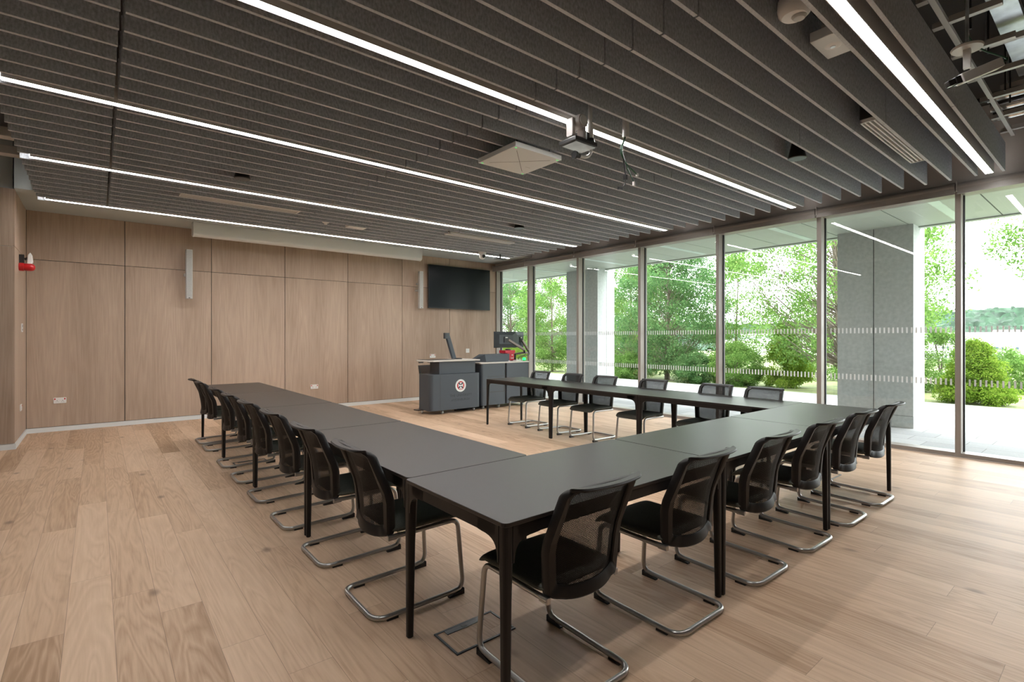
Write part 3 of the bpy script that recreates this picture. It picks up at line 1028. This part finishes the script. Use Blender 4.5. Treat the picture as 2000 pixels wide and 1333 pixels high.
# ------------------------------------------------------------------ floor boxes
for k, (x0, x1, y0, y1) in enumerate(((1.23, 1.565, 1.888, 2.09), (1.18, 1.515, 6.25, 6.40), (5.27, 5.605, 6.05, 6.25), (5.58, 5.91, 1.90, 2.05))):
    o = empty('floor_box', ((x0 + x1) / 2, (y0 + y1) / 2, 0))
    tag(o, ['dark-rimmed floor power box below the nearest corner table', 'dark-rimmed floor power box below the third chair pair of the left row', 'dark-rimmed floor power box near the lectern end of the window-side chairs', 'dark-rimmed floor power box under the right end of the near arm'][k], 'floor box', 'floor power boxes')
    a, b_ = (x1 - x0) / 2, (y1 - y0) / 2
    MB().box(-a, a, -b_, -b_ + .012, 0, .006).box(-a, a, b_ - .012, b_, 0, .006).box(-a, -a + .012, -b_ + .012, b_ - .012, 0, .006).box(a - .012, a, -b_ + .012, b_ - .012, 0, .006).build('rim', MAT['monitor'], o, bevel=.002)
    MB().box(-a + .012, a - .012, -b_ + .012, b_ - .012, .0, .003).build('lid', MAT['floor'], o)
    MB().box(-a + .05, a - .075, b_ - .045, b_ - .012, .003, .0055).build('cable_flap', MAT['monitor'], o)
    MB().box(-.03, -.002, b_ - .038, b_ - .02, .0055, .007).build('handle', MAT['black'], o)

# ------------------------------------------------------------------ ceiling fixtures
o = empty('microphone_array', (3.113, 3.70, 3.08))
tag(o, 'square white ceiling microphone panel with a black cross and green lights', 'microphone')
MB().box(-.282, .282, -.282, .282, 0, .045).build('panel', MAT['white_paint'], o, bevel=.004)
MB().bar((-.205, -.205, -.0005), (.205, .205, -.0005), .004, .001).bar((-.205, .205, -.0005), (.205, -.205, -.0005), .004, .001).build('slot', MAT['dark'], o)
for sx in (-1, 1):
    for sy in (-1, 1):
        MB().box(sx * .252 - .010, sx * .252 + .010, sy * .252 - .004, sy * .252 + .004, -.001, .002).build('status_light', MAT['green'], o)
MB().box(.14, .20, .075, .079, -.001, .0).build('badge', MAT['gplas'], o)
MB().tube([(-.2, -.2, .045), (-.2, -.2, .39)], .004, 6).tube([(.2, -.2, .045), (.2, -.2, .39)], .004, 6).tube([(-.2, .2, .045), (-.2, .2, .39)], .004, 6).tube([(.2, .2, .045), (.2, .2, .39)], .004, 6).build('hanger', MAT['dark'], o)

o = empty('pole_camera', (3.05, 2.75, 2.93))
tag(o, 'white pan-tilt camera on a small black tray hung from a white pole', 'camera')
MB().tube([(.0, .0, .15), (.0, .0, .58)], .018, 12).lathe([(.001, .06), (.024, .06), (.026, .10), (.024, .18), (.001, .18)], (0, 0, .0), 14).build('pole', MAT['housing'], o, smooth=True)
MB().lathe([(.001, .0), (.03, .002), (.034, .03), (.028, .06), (.001, .062)], (.0, -.005, .0), 14).box(-.05, .02, -.012, .012, .03, .10).build('swivel', MAT['black'], o, smooth=True)
MB().box(-.26, -.015, -.09, .09, -.032, .0).build('tray', MAT['black'], o, bevel=.004)
MB().box(-.24, -.02, -.075, .075, -.036, -.032).build('tray_underside', MAT['galv'], o)
MB().lathe([(.001, 0), (.055, 0), (.055, .025), (.048, .03), (.001, .03)], (-.155, 0, .0), 20).build('camera_base', MAT['ptz'], o, smooth=True)
MB().box(-.235, -.205, -.035, .035, .03, .165).box(-.115, -.085, -.035, .035, .03, .165).box(-.235, -.085, -.03, .03, .022, .04).build('yoke', MAT['ptz'], o, bevel=.006)
MB().lathe([(.001, -.075), (.046, -.072), (.052, -.055), (.052, .05), (.044, .065), (.001, .066)], (-.16, 0, .145), 22, 'y').build('camera_head', MAT['ptz'], o, smooth=True)
MB().lathe([(.001, -.080), (.036, -.080), (.040, -.070), (.001, -.070)], (-.16, 0, .145), 18, 'y').build('rear_cap', MAT['gplas'], o, smooth=True)
MB().tube(fillet([(.01, .0, .02), (.01, .0, -.07), (-.07, .0, -.10), (-.13, .0, -.105)], .06), .013, 8).build('conduit', MAT['housing'], o, smooth=True)
MB().lathe([(.001, -.02), (.03, -.02), (.03, 0), (.018, .004), (.018, .04), (.001, .04)], (-.165, 0, -.105), 12, 'x').build('knob', MAT['black'], o)
MB().tube(fillet([(-.10, -.05, .005), (-.03, -.06, .02), (.03, -.02, -.01), (.05, 0, .03)], .03), .005, 6).build('cable', plain('green_cable', (.02, .10, .045), .4), o)

o = empty('cable_drop', (3.385, 2.66, 3.06))
tag(o, 'short white pole with loose black and green cables dangling below it', 'cable')
MB().lathe([(.001, 0), (.027, 0), (.028, .01), (.028, .42), (.001, .42)], (0, 0, 0), 16).build('pole', MAT['housing'], o, smooth=True)
GC = bpy.data.materials['green_cable']
MB().tube(fillet([(0, 0, .02), (-.05, 0, -.10), (-.03, .0, -.20), (-.0, .0, -.32), (-.01, 0, -.40), (-.075, .0, -.435)], .06), .006, 6).box(-.02, .008, -.012, .012, -.355, -.31).box(-.095, -.055, -.012, .012, -.447, -.425).build('black_cable', MAT['black'], o)
MB().tube(fillet([(.005, 0, .02), (-.08, .01, -.13), (.03, .0, -.23), (.145, .0, -.275)], .08), .005, 6).build('green_cable', GC, o)
MB().tube(fillet([(-.005, 0, .02), (-.075, -.01, -.13), (.02, .0, -.25), (.105, .0, -.35)], .08), .005, 6).build('green_cable', GC, o)
MB().box(.14, .162, -.008, .008, -.29, -.268).box(.097, .113, -.008, .008, -.378, -.345).build('plug', MAT['wplas'], o)

o = empty('presence_detector', (2.97, 1.185, 3.165))
tag(o, 'white rounded presence detector with clear lens between baffles at top right', 'detector')
MB().lathe([(.001, 0), (.062, .002), (.080, .02), (.085, .05), (.082, .095), (.001, .095)], (0, 0, 0), 28).build('body', MAT['wplas'], o, smooth=True)
MB().lathe([(.001, -.016), (.028, -.014), (.038, .0), (.036, .006), (.001, .006)], (.01, -.02, .0), 20).build('lens', MAT['gplas'], o, smooth=True)
MB().box(-.03, .03, -.01, .01, .085, .30).build('bracket', MAT['dark'], o)


def emergency(x, y, z, lab):
    o = empty('emergency_light', (x, y, z))
    tag(o, lab, 'emergency light', 'emergency lights')
    MB().box(-.145, .145, -.078, .078, 0, .06).build('body', MAT['white_paint'], o, bevel=.003)
    MB().lathe([(.001, -.004), (.03, -.004), (.046, .0), (.001, .0)], (0, 0, 0), 24).build('reflector', MAT['wplas'], o, smooth=True)
    MB().lathe([(.001, -.008), (.014, -.007), (.016, -.004), (.001, -.004)], (0, 0, 0), 14).build('lens', MAT['galv'], o, smooth=True)
    MB().box(-.10, -.05, -.03, .03, .06, .10).build('gear_box', MAT['gplas'], o)


emergency(3.52, 1.18, 3.205, 'square white emergency light between baffles at the upper right, beside the detector')
emergency(3.186, 7.81, 3.15, 'small white emergency light among the baffles above the far end')
o = empty('smoke_detector', (2.72, 7.84, 3.145))
tag(o, 'small white smoke detector among the baffles near the far wall', 'detector')
MB().lathe([(.001, 0), (.022, .0), (.03, .02), (.05, .028), (.055, .05), (.001, .05)], (0, 0, 0), 20).build('body', MAT['wplas'], o, smooth=True)

# slot air diffusers
o = empty('slot_diffuser', (4.865, 1.309, 3.165))
tag(o, 'white four-slot air diffuser between baffles near the light at the upper right', 'air diffuser', 'slot air diffusers')
L, Wd = 1.50, .125
m = MB()
m.box(0, L, 0, .012, 0, .03).box(0, L, Wd - .012, Wd, 0, .03).box(0, .012, 0, Wd, 0, .03).box(L - .012, L, 0, Wd, 0, .03)
m.build('frame', MAT['grille'], o, bevel=.001)
for k in range(3):
    y = .025 + .032 * k
    MB().box(.012, L - .012, y, y + .012, .004, .028).build('blade', MAT['grille'], o)
MB().box(.0, L, .0, Wd, .031, .15).build('plenum', MAT['dark'], o)
for k, (x0, x1, y, lab) in enumerate(((.79, 2.19, 7.40, 'long pale slot diffuser flush in the baffles at the far left'), (4.575, 5.99, 7.335, 'long pale slot diffuser flush in the baffles above the lectern side'))):
    o = empty('slot_diffuser', (x0, y - .085, 3.158))
    tag(o, lab, 'air diffuser', 'slot air diffusers')
    L = x1 - x0
    m = MB().box(0, L, 0, .012, 0, .03).box(0, L, .158, .17, 0, .03).box(0, .012, 0, .17, 0, .03).box(L - .012, L, 0, .17, 0, .03)
    for q in range(4): m.box(.012, L - .012, .028 + .034 * q, .040 + .034 * q, .004, .028)
    m.build('frame', MAT['grille'], o)
    MB().box(0, L, 0, .17, .031, .12).build('plenum', MAT['dark'], o)
# dark cone speakers
for x, y, lab in ((5.225, 2.06, 'black cone pendant speaker hanging between baffles near the windows'), (1.225, 6.13, 'black cone pendant speaker in the baffles at the upper left'), (5.15, 6.13, 'black cone pendant speaker in the baffles above the window-side tables')):
    o = empty('pendant_speaker', (x, y, 3.13))
    tag(o, lab, 'ceiling speaker', 'cone ceiling speakers')
    MB().lathe([(.001, .004), (.078, .0), (.082, .006), (.078, .02), (.05, .14), (.035, .22), (.001, .225)], (0, 0, 0), 24).build('cone', MAT['black'], o, smooth=True)
    MB().lathe([(.001, -.002), (.070, -.001), (.072, .003), (.001, .003)], (0, 0, 0), 24).build('grille', MAT['monitor'], o)
o = empty('dome_camera', (6.15, 8.50, 3.17))
tag(o, 'white dome camera with a black eye below the baffles near the television', 'camera')
MB().lathe([(.001, .02), (.075, .02), (.08, 0), (.078, -.02), (.066, -.07), (.001, -.07)], (0, 0, 0), 24).build('housing', MAT['wplas'], o, smooth=True)
MB().lathe([(.062, -.06), (.064, -.09), (.05, -.125), (.02, -.142), (.001, -.145)], (0, 0, 0), 24).build('eyeball', MAT['wplas'], o, smooth=True)
MB().lathe([(.001, -.086), (.030, -.084), (.036, -.060), (.001, -.060)], (-.012, 0, -.088), 16, 'y').build('eye', MAT['black'], o, smooth=True)
MB().box(-.09, -.03, -.02, .02, .0, .3).build('bracket', MAT['wplas'], o)
o = empty('ceiling_antenna', (6.56, 8.43, 3.08))
tag(o, 'small flat black device hanging on a short stem right of the dome camera', 'ceiling device')
MB().box(-.13, .13, -.06, .06, -.02, .0).build('plate', MAT['black'], o, bevel=.005)
MB().box(-.012, .012, -.012, .012, .0, .38).build('stem', MAT['black'], o)

# ------------------------------------------------------------------ services above the baffles
o = empty('bullet_camera', (4.12, .63, 3.01))
tag(o, 'beige bullet security camera with a black lens on a ceiling bracket, upper right', 'camera')
MB().bar((-.06, .048, -.040), (.13, -.106, .062), .062, .056).build('body', MAT['housing'], o, bevel=.005)
MB().bar((-.085, .069, -.052), (-.06, .048, -.040), .046).bar((-.115, .094, -.068), (-.08, .065, -.050), .036).build('lens', MAT['black'], o, bevel=.004)
MB().bar((.0, .02, .04), (.0, .02, .155), .025, .035).build('stalk', MAT['housing'], o)
MB().lathe([(.001, .155), (.075, .155), (.08, .165), (.075, .172), (.001, .172)], (.0, .02, 0), 22).build('mounting_plate', MAT['housing'], o, smooth=True)
MB().tube([(.0, .02, .172), (.0, .02, .95)], .009, 8).build('conduit', MAT['galv'], o, smooth=True)
MB().tube(fillet([(.13, -.106, .062), (.19, -.15, .09), (.18, -.02, .20), (.03, .02, .24), (.012, .03, .5)], .06), .005, 6).build('cable', GC, o)

o = box('edge_rail', MAT['strut'], (-.4, 7.25, .775, .805, 3.47, 3.50))
tag(o, 'pale metal edge rail running beside the baffle nearest the camera', 'rail')
for k, x in enumerate((3.95, 4.35, 4.9, 5.45, 6.0, 6.55, 7.05)):
    o = MB().box(x - .02, x + .02, .52, .775, 3.475, 3.515).box(x - .025, x + .025, .805, .86, 3.465, 3.50).build('rail_bracket', MAT['strut'])
    tag(o, 'short metal bracket across the pale edge rail, %s from the left' % nth[k], 'bracket', 'brackets on the edge rail')
o = empty('cable_tray', (3.0, .60, 3.80))
tag(o, 'broad galvanised cable tray running towards the windows above the open edge', 'cable tray')
MB().box(0, 3.55, -.075, .075, 0, .006).box(0, 3.55, -.075, -.070, .006, .06).box(0, 3.55, .070, .075, .006, .06).build('tray', MAT['galv'], o)
for k, x in enumerate((4.30, 5.47, 6.50)):
    o = empty('hanger_channel', (x, .55, 3.70))
    tag(o, 'steel channel hung on two rods below the cable tray, %s from the left' % nth[k], 'channel', 'hanger channels')
    MB().box(-.022, .022, -.30, .24, 0, .045).build('channel', MAT['strut'], o, bevel=.003)
    for y in (-.25, .20): MB().tube([(0, y, -.02), (0, y, .35)], .006, 6).build('rod', MAT['galv'], o)
for k in range(3):
    o = empty('lagged_pipe', (6.50 + .16 * k, -.4, 3.66 - .045 * k))
    tag(o, ['upper', 'middle', 'lowest'][k] + ' of three foil-wrapped pipes at the top right beside the bulkhead', 'pipe', 'foil-wrapped pipes')
    MB().tube([(0, 0, 0), (0, 1.28, 0)], .045, 14).build('lagging', MAT['foil'], o, smooth=True)
    MB().box(-.05, .05, .6, .63, -.05, .05).build('clip', MAT['galv'], o)
o = empty('ceiling_duct', (1.0, -.55, 3.62))
tag(o, 'wide dull metal duct in the open ceiling at the top right', 'duct')
MB().box(0, 5.4, 0, .55, 0, .36).build('duct', MAT['galv'], o, bevel=.01)
for k in range(5): MB().box(.9 + k * 1.05, .93 + k * 1.05, -.015, .565, -.015, .375).build('flange', MAT['galv'], o)
o = MB().tube([(4.8, .42, 3.86), (7.2, .42, 3.86)], .018, 10).build('conduit', MAT['galv'], smooth=True)
tag(o, 'thin bright conduit right of the broad cable tray', 'conduit')
for k, (x, y) in enumerate(((4.55, .70), (5.05, .68), (5.9, .69), (6.25, .70))):
    o = MB().tube([(x, y, 3.48), (x, y, 4.05)], .006, 6).build('threaded_rod', MAT['dark'])
    tag(o, 'thin dark hanging rod above the edge rail, %s from the left' % nth[k], 'rod', 'hanging rods')
# services between the baffle ends and the left wall
o = empty('ceiling_cassette', (-2.4, 6.3, 3.50))
tag(o, 'dark ceiling unit with pale edges beyond the left ends of the baffles', 'ceiling unit')
MB().box(0, 1.6, 0, 1.0, 0, .3).build('casing', MAT['dark'], o)
MB().box(.0, 1.6, -.02, .0, -.02, .05).box(0, 1.6, 1.0, 1.02, -.02, .05).build('edge', MAT['housing'], o)
for k, y in enumerate((7.55, 8.25)):
    o = empty('wall_duct', (-1.3, y, 3.52))
    tag(o, 'pale lagged branch pipe above the left end of the baffles, ' + ['nearer', 'farther'][k] + ' one', 'pipe', 'branch pipes at left')
    MB().box(0, .95, -.07, .07, 0, .10).build('casing', MAT['housing'], o, bevel=.01)
    MB().box(.3, .33, -.08, .08, -.01, .30).build('strap', MAT['dark'], o)

# ------------------------------------------------------------------ outside: terrace, canopy, columns
struct('', box('pavement', MAT['paving'], (XG + .06, 14.25, -12, 26, -.15, -.012)))
n_ = 60
gv, gf = [], []
xs = [14.25, 16, 19, 25, 35, 50, 80, 130, 200, 420]
ys = list(np.linspace(-160, 260, 43))
for x in xs:
    for y in ys:
        gv.append((x, y, -.05 - .022 * (x - 14.25) - .0006 * 0))
for i in range(len(xs) - 1):
    for j in range(len(ys) - 1):
        a = i * len(ys) + j
        gf.append((a, a + len(ys), a + len(ys) + 1, a + 1))
struct('', MB().add(gv, gf).build('lawn', MAT['lawn']))
cp = MB()
cj = [-8.1 + 1.035 * k for k in range(33)]
st = MB().box(XG + .06, 10.27, -12, 26, 3.26, 3.9).build('canopy', MAT['canopy'])
struct('', st)
for a, b in zip(cj[:-1], cj[1:]):
    box('canopy_panel', MAT['canopy'], (XG + .06, 10.16, a + .008, b - .008, 3.19, 3.26), st)
    box('panel_joint', MAT['gasket'], (XG + .06, 10.16, b - .0075, b + .0075, 3.196, 3.262), st)
box('canopy_edge', MAT['canopy'], (10.172, 10.30, -12, 26, 3.17, 3.26), st)
for k in range(-3, 7):
    y = 1.67 + 2.06 * k
    o = empty('canopy_light', (8.15, y, 3.186))
    tag(o, ('slim recessed light in the canopy outside, ' + ('out of sight towards the camera' if k < 0 else '%s along from the right' % nth[k])), 'light', 'recessed canopy lights')
    MB().box(0, 1.86, -.05, .05, 0, .003).build('diffuser', MAT['lamp_off'], o)
    MB().box(-.01, 1.87, -.06, -.05, -.001, .003).box(-.01, 1.87, .05, .06, -.001, .003).build('trim', MAT['galv'], o)
for k, (y0, y1) in enumerate(((2.19, 3.24), (8.65, 9.75))):
    o = empty('stone_column', (9.87, y0, -.012))
    tag(o, ['wide grey stone-clad column outside, at the right behind the near tables', 'narrower-looking stone-clad column outside near the far end, behind the window chairs'][k], 'column', 'stone columns under the canopy')
    Wy, Dx, H = y1 - y0, .66, 3.205
    MB().box(.015, Dx - .015, .015, Wy - .015, 0, H).build('core', MAT['gasket'], o)
    MB().box(0, Dx * .52, 0, Wy * .5 - .006, .19, H).box(0, Dx * .52, Wy * .5 + .006, Wy, .19, H).box(Dx * .52 + .008, Dx, 0, Wy, .19, H).build('cladding', MAT['stone'], o)
    MB().box(-.004, Dx + .004, -.004, Wy + .004, 0, .185).build('plinth', MAT['stone'], o)

# ------------------------------------------------------------------ planting
def leaf_mesh(rng, centres, sizes, per, lw, ll, mat, name, parent, droop=.5):
    """clusters of small pointed leaves"""
    P = []
    for c, s in zip(centres, sizes):
        d = rng.normal(size=(per, 3))
        d /= np.linalg.norm(d, axis=1)[:, None]
        P.append(np.array(c) + d * (rng.random((per, 1)) ** .45) * np.array(s))
    P = np.concatenate(P)
    n = len(P)
    ax = rng.normal(size=(n, 3))
    ax[:, 2] -= droop
    ax /= np.linalg.norm(ax, axis=1)[:, None]
    sd = np.cross(ax, rng.normal(size=(n, 3)))
    sd /= np.linalg.norm(sd, axis=1)[:, None]
    k = (.65 + .7 * rng.random((n, 1)))
    a, b = ax * ll * k, sd * lw * k
    V = np.stack([P - a / 2, P - a * .05 + b / 2, P + a / 2, P - a * .05 - b / 2], axis=1).reshape(-1, 3)
    me = bpy.data.meshes.new(name)
    me.vertices.add(4 * n)
    me.vertices.foreach_set('co', V.ravel())
    me.loops.add(4 * n)
    me.loops.foreach_set('vertex_index', np.arange(4 * n, dtype=np.int32))
    me.polygons.add(n)
    me.polygons.foreach_set('loop_start', np.arange(0, 4 * n, 4, dtype=np.int32))
    me.update(calc_edges=True)
    me.materials.append(mat)
    o = bpy.data.objects.new(name, me)
    COL.objects.link(o)
    o.parent = parent
    return o


def tree(name, loc, label, cat, h, spread, z0, tips, per, mat, seed, group=None, trunk=.07, lw=.045, ll=.105, cl=.42, shape=1.0, stems=1, off=(0, 0), extra=()):
    rng = np.random.default_rng(seed)
    r = empty(name, loc)
    tag(r, label, cat, group)
    m = MB()
    C_, S_ = [], []
    top = h * .93
    st = []
    for s in range(stems):
        a = rng.random() * 6.28
        lean = np.array([cos(a), sin(a)]) * (.10 * h if stems > 1 else .03 * h)
        pts = [(lean[0] * t * t + off[0] * t * .5, lean[1] * t * t + off[1] * t * .5, top * t) for t in np.linspace(0, 1, 8)]
        m.tube(pts, [trunk * (1 - .88 * t) for t in np.linspace(0, 1, 8)], 7)
        st.append(pts)
    for k in range(tips):
        t = rng.random()
        z = z0 + (h - z0) * t
        # egg-shaped crown
        rad = spread * (max(.04, sin(pi * min(1, (t * .86 + .12)) ** shape))) ** .7
        if shape < 1: rad = spread * (1 - t) ** .8 * min(1, (t + .3) * 2.4)
        a = rng.random() * 2 * pi
        q = rad * (.30 + .70 * rng.random() ** .6)
        p = np.array([off[0] * t + cos(a) * q, off[1] * t + sin(a) * q, z])
        C_.append(p)
        s = cl * (.65 + .7 * rng.random())
        S_.append((s, s, s * .75))
        pts = st[k % stems]
        zb_ = max(.12 * h, z - q * (.55 + .5 * rng.random()))
        i = min(7, max(1, int(zb_ / top * 7)))
        b = np.array(pts[i])
        b[2] = zb_
        mid = (b + p) / 2 + np.array([0, 0, -.10 * q]) + rng.normal(size=3) * .06 * q
        rb = trunk * .20 * (1 - .5 * t)
        m.tube([b, (b + mid) / 2 + rng.normal(size=3) * .02, mid, (mid + p) / 2, p], [rb, rb * .8, rb * .6, rb * .4, rb * .15], 5, cap=False)
    for p in extra:
        p = np.array(p, float)
        C_.append(p)
        S_.append((cl * .8, cl * .8, cl * .6))
        b = np.array((off[0] * .4, off[1] * .4, h * .46))
        m.tube([b, b * .6 + p * .4 + np.array([0, 0, .22]), b * .25 + p * .75 + np.array([0, 0, .12]), p], [trunk * .30, trunk * .2, trunk * .12, .006], 5, cap=False)
    m.build('trunk', MAT['bark'], r, smooth=True)
    leaf_mesh(rng, C_, S_, per, lw, ll, mat, 'foliage', r)
    return r


GTREE = 'trees beyond the terrace'
lm, ld, lb = MAT['leaf_mid'], MAT['leaf_dark'], MAT['leaf_bright']
LW = dict(lw=.036, ll=.080)
tree('garden_tree', (17.0, 20.9, -.1), 'dense green tree outside filling the window nearest the television', 'tree', 6.2, 2.3, .2, 230, 230, ld, 1, GTREE, .09, **LW)
tree('garden_tree', (15.8, 16.5, -.1), 'slender upright tree with a visible straight trunk, seen through the second window', 'tree', 6.6, 1.7, .3, 190, 200, lm, 2, GTREE, .06, shape=1.2, **LW)
tree('garden_tree', (17.6, 13.6, -.1), 'leafy green tree right of the far stone column outside', 'tree', 5.9, 2.0, .2, 200, 230, lm, 3, GTREE, .07, **LW)
tree('garden_tree', (15.9, 10.65, -.1), 'big dense dark-green tree in the middle window', 'tree', 5.45, 1.95, .35, 280, 230, ld, 4, GTREE, .10, **LW)
tree('garden_tree', (18.6, 9.5, -.2), 'light young tree with sky showing through, fifth window from the far wall', 'tree', 5.3, 1.15, .5, 105, 170, lm, 5, GTREE, .05, **LW)
tree('ash_tree', (15.4, 4.9, -.1), 'broad tree with spreading dark branches left of the near stone column', 'tree', 7.0, 2.8, 1.0, 270, 190, lm, 6, GTREE, .13, off=(0, .7), **LW)
tree('garden_tree', (22.5, 7.4, -.2), 'paler tree standing behind the broad branching tree', 'tree', 4.1, 1.9, .2, 120, 170, lm, 16, GTREE, .07, **LW)
tree('garden_tree', (25, 24.5, -.2), 'tall green tree far back behind the second window', 'tree', 6.6, 3.2, .2, 160, 190, lm, 20, GTREE, .12, lw=.05, ll=.11, cl=.55)
tree('garden_tree', (24, 17.5, -.2), 'tall green tree far back right of the far stone column', 'tree', 5.6, 2.8, .2, 150, 190, ld, 21, GTREE, .12, lw=.05, ll=.11, cl=.55)
tree('ash_tree', (18.6, 4.95, -.1), 'narrow feathery tree showing just right of the near stone column', 'tree', 5.4, 1.25, .4, 130, 150, lm, 8, GTREE, .07, off=(0, -.1), **LW)
tree('ash_tree', (14.6, -1.6, -.1), 'tree whose leafy branch hangs into the top right corner of the windows', 'tree', 6.2, 2.3, 3.3, 130, 150, lm, 9, GTREE, .13, off=(0, .5), extra=[(.1, 2.5, 3.95), (-.2, 2.75, 3.75), (.2, 3.0, 3.6), (0, 3.25, 3.55), (-.1, 3.4, 3.35), (.1, 2.9, 3.3), (.0, 3.1, 3.1), (.2, 2.6, 3.35), (-.2, 2.4, 3.6), (.1, 2.85, 2.85), (.0, 2.5, 3.0), (.1, 2.3, 3.25), (-.1, 3.3, 3.75)], **LW)
tree('garden_tree', (25, 31, -.2), 'tall green tree far back behind the window nearest the television', 'tree', 6.6, 3.4, .2, 170, 190, lm, 22, GTREE, .12, lw=.05, ll=.11, cl=.55)
GS = 'shrubs beyond the terrace'
SW = dict(lw=.021, ll=.046, cl=.21)
tree('shrub', (16.3, 6.75, -.1), 'yellow-green bushy shrub left of the near stone column', 'shrub', 1.9, .85, .05, 140, 380, lb, 10, GS, .03, stems=4, shape=.6, **SW)
tree('shrub', (15.3, 2.28, -.05), 'rounded yellow-green shrub at the terrace edge behind the rightmost mullion', 'shrub', 1.32, .74, .03, 150, 420, lb, 11, GS, .03, stems=5, shape=.55, **SW)
tree('shrub', (18.6, 3.50, -.15), 'feathery green shrub just right of the near stone column', 'shrub', 1.7, .8, .05, 90, 260, lm, 12, GS, .03, stems=4, **SW)
tree('shrub', (20.5, 2.35, -.2), 'distant soft green shrub behind the rounded one at far right', 'shrub', 1.25, 1.0, .05, 90, 260, lm, 13, GS, .03, stems=4, **SW)
tree('shrub', (15.5, 7.9, -.1), 'low green shrub under the light young tree', 'shrub', 1.3, .85, .05, 110, 330, lm, 14, GS, .03, stems=4, **SW)
tree('shrub', (15.2, 13.4, -.1), 'low green shrub at the foot of the tree beside the far column', 'shrub', 1.1, .9, .05, 90, 330, lm, 15, GS, .03, stems=4, **SW)
tree('shrub', (15.3, 18.9, -.1), 'low yellow-green shrub at the terrace edge near the far end', 'shrub', 1.1, 1.1, .05, 100, 300, lb, 17, GS, .03, stems=4, **SW)
tree('shrub', (15.0, 11.6, -.1), 'low green shrub at the foot of the dense dark tree', 'shrub', .85, .8, .05, 80, 320, lm, 18, GS, .03, stems=4, **SW)
tree('shrub', (15.2, 9.1, -.1), 'low dark shrub between the dense dark tree and the light young tree', 'shrub', .95, .7, .05, 80, 320, ld, 19, GS, .03, stems=4, **SW)

# ------------------------------------------------------------------ far building and wooded hill
b = empty('office_building', (112, 0, -5))
tag(b, 'long low white office building in the distance at the right', 'building')
MB().box(0, 30, -14, 60, 0, 5.8).build('wall', MAT['bwall'], b)
MB().box(-.5, 8, -14.5, 60.5, 5.8, 6.0).box(8, 30, -14, 60, 6.0, 7.45).box(10, 20, 12.7, 16.1, 7.45, 7.85).build('parapet', MAT['bwall'], b)
MB().add([(-.4, -14.3, 6.0), (-.4, 60, 6.0), (8, 60, 6.7), (8, -14.3, 6.7)], [(0, 1, 2, 3)]).build('metal_roof', MAT['broof'], b)
for z0, row in ((4.6, ((1840, 1846), (1850, 1855), (1911, 1917), (1922, 1926), (1934, 1954), (1959, 1963), (1985, 1991), (2010, 2020), (2030, 2036), (1500, 1512), (1460, 1470))), (3.1, ((1937, 1941), (1948, 1955), (1959, 1963), (1971, 1974), (1976, 1990), (1846, 1850), (2005, 2012), (1480, 1490)))):
    for u0, u1 in row:
        MB().box(-.05, .05, 20.9 - .062 * (u1 - 1840), 20.9 - .062 * (u0 - 1840), z0, z0 + .42).build('window', MAT['bwin'], b)
rng = np.random.default_rng(5)
hv, hf = [], []
X_ = np.linspace(230, 400, 80)
Y_ = np.linspace(-60, 300, 330)
cen = np.stack([rng.uniform(225, 405, 7000), rng.uniform(-65, 305, 7000)], 1)
cr_h = rng.uniform(2, 5.5, 7000)
for x in X_:
    d2 = (cen[:, 0] - x) ** 2
    for y in Y_:
        base = -8 + 20.5 * max(0, min(1, (x - 230) / 120)) ** .8 * (.86 + .14 * sin(y * .022 + 1.0))
        dd = d2 + (cen[:, 1] - y) ** 2
        i = np.argmin(dd)
        hv.append((x, y, base + cr_h[i] * max(0, 1 - dd[i] / 15) ** .5))
nY = len(Y_)
hf = [(i * nY + j, (i + 1) * nY + j, (i + 1) * nY + j + 1, i * nY + j + 1) for i in range(len(X_) - 1) for j in range(nY - 1)]
o = MB().add(hv, hf).build('wooded_hill', MAT['hill'], smooth=True)
tag(o, 'long wooded green hill on the horizon behind the white building', 'hill', kind='stuff')
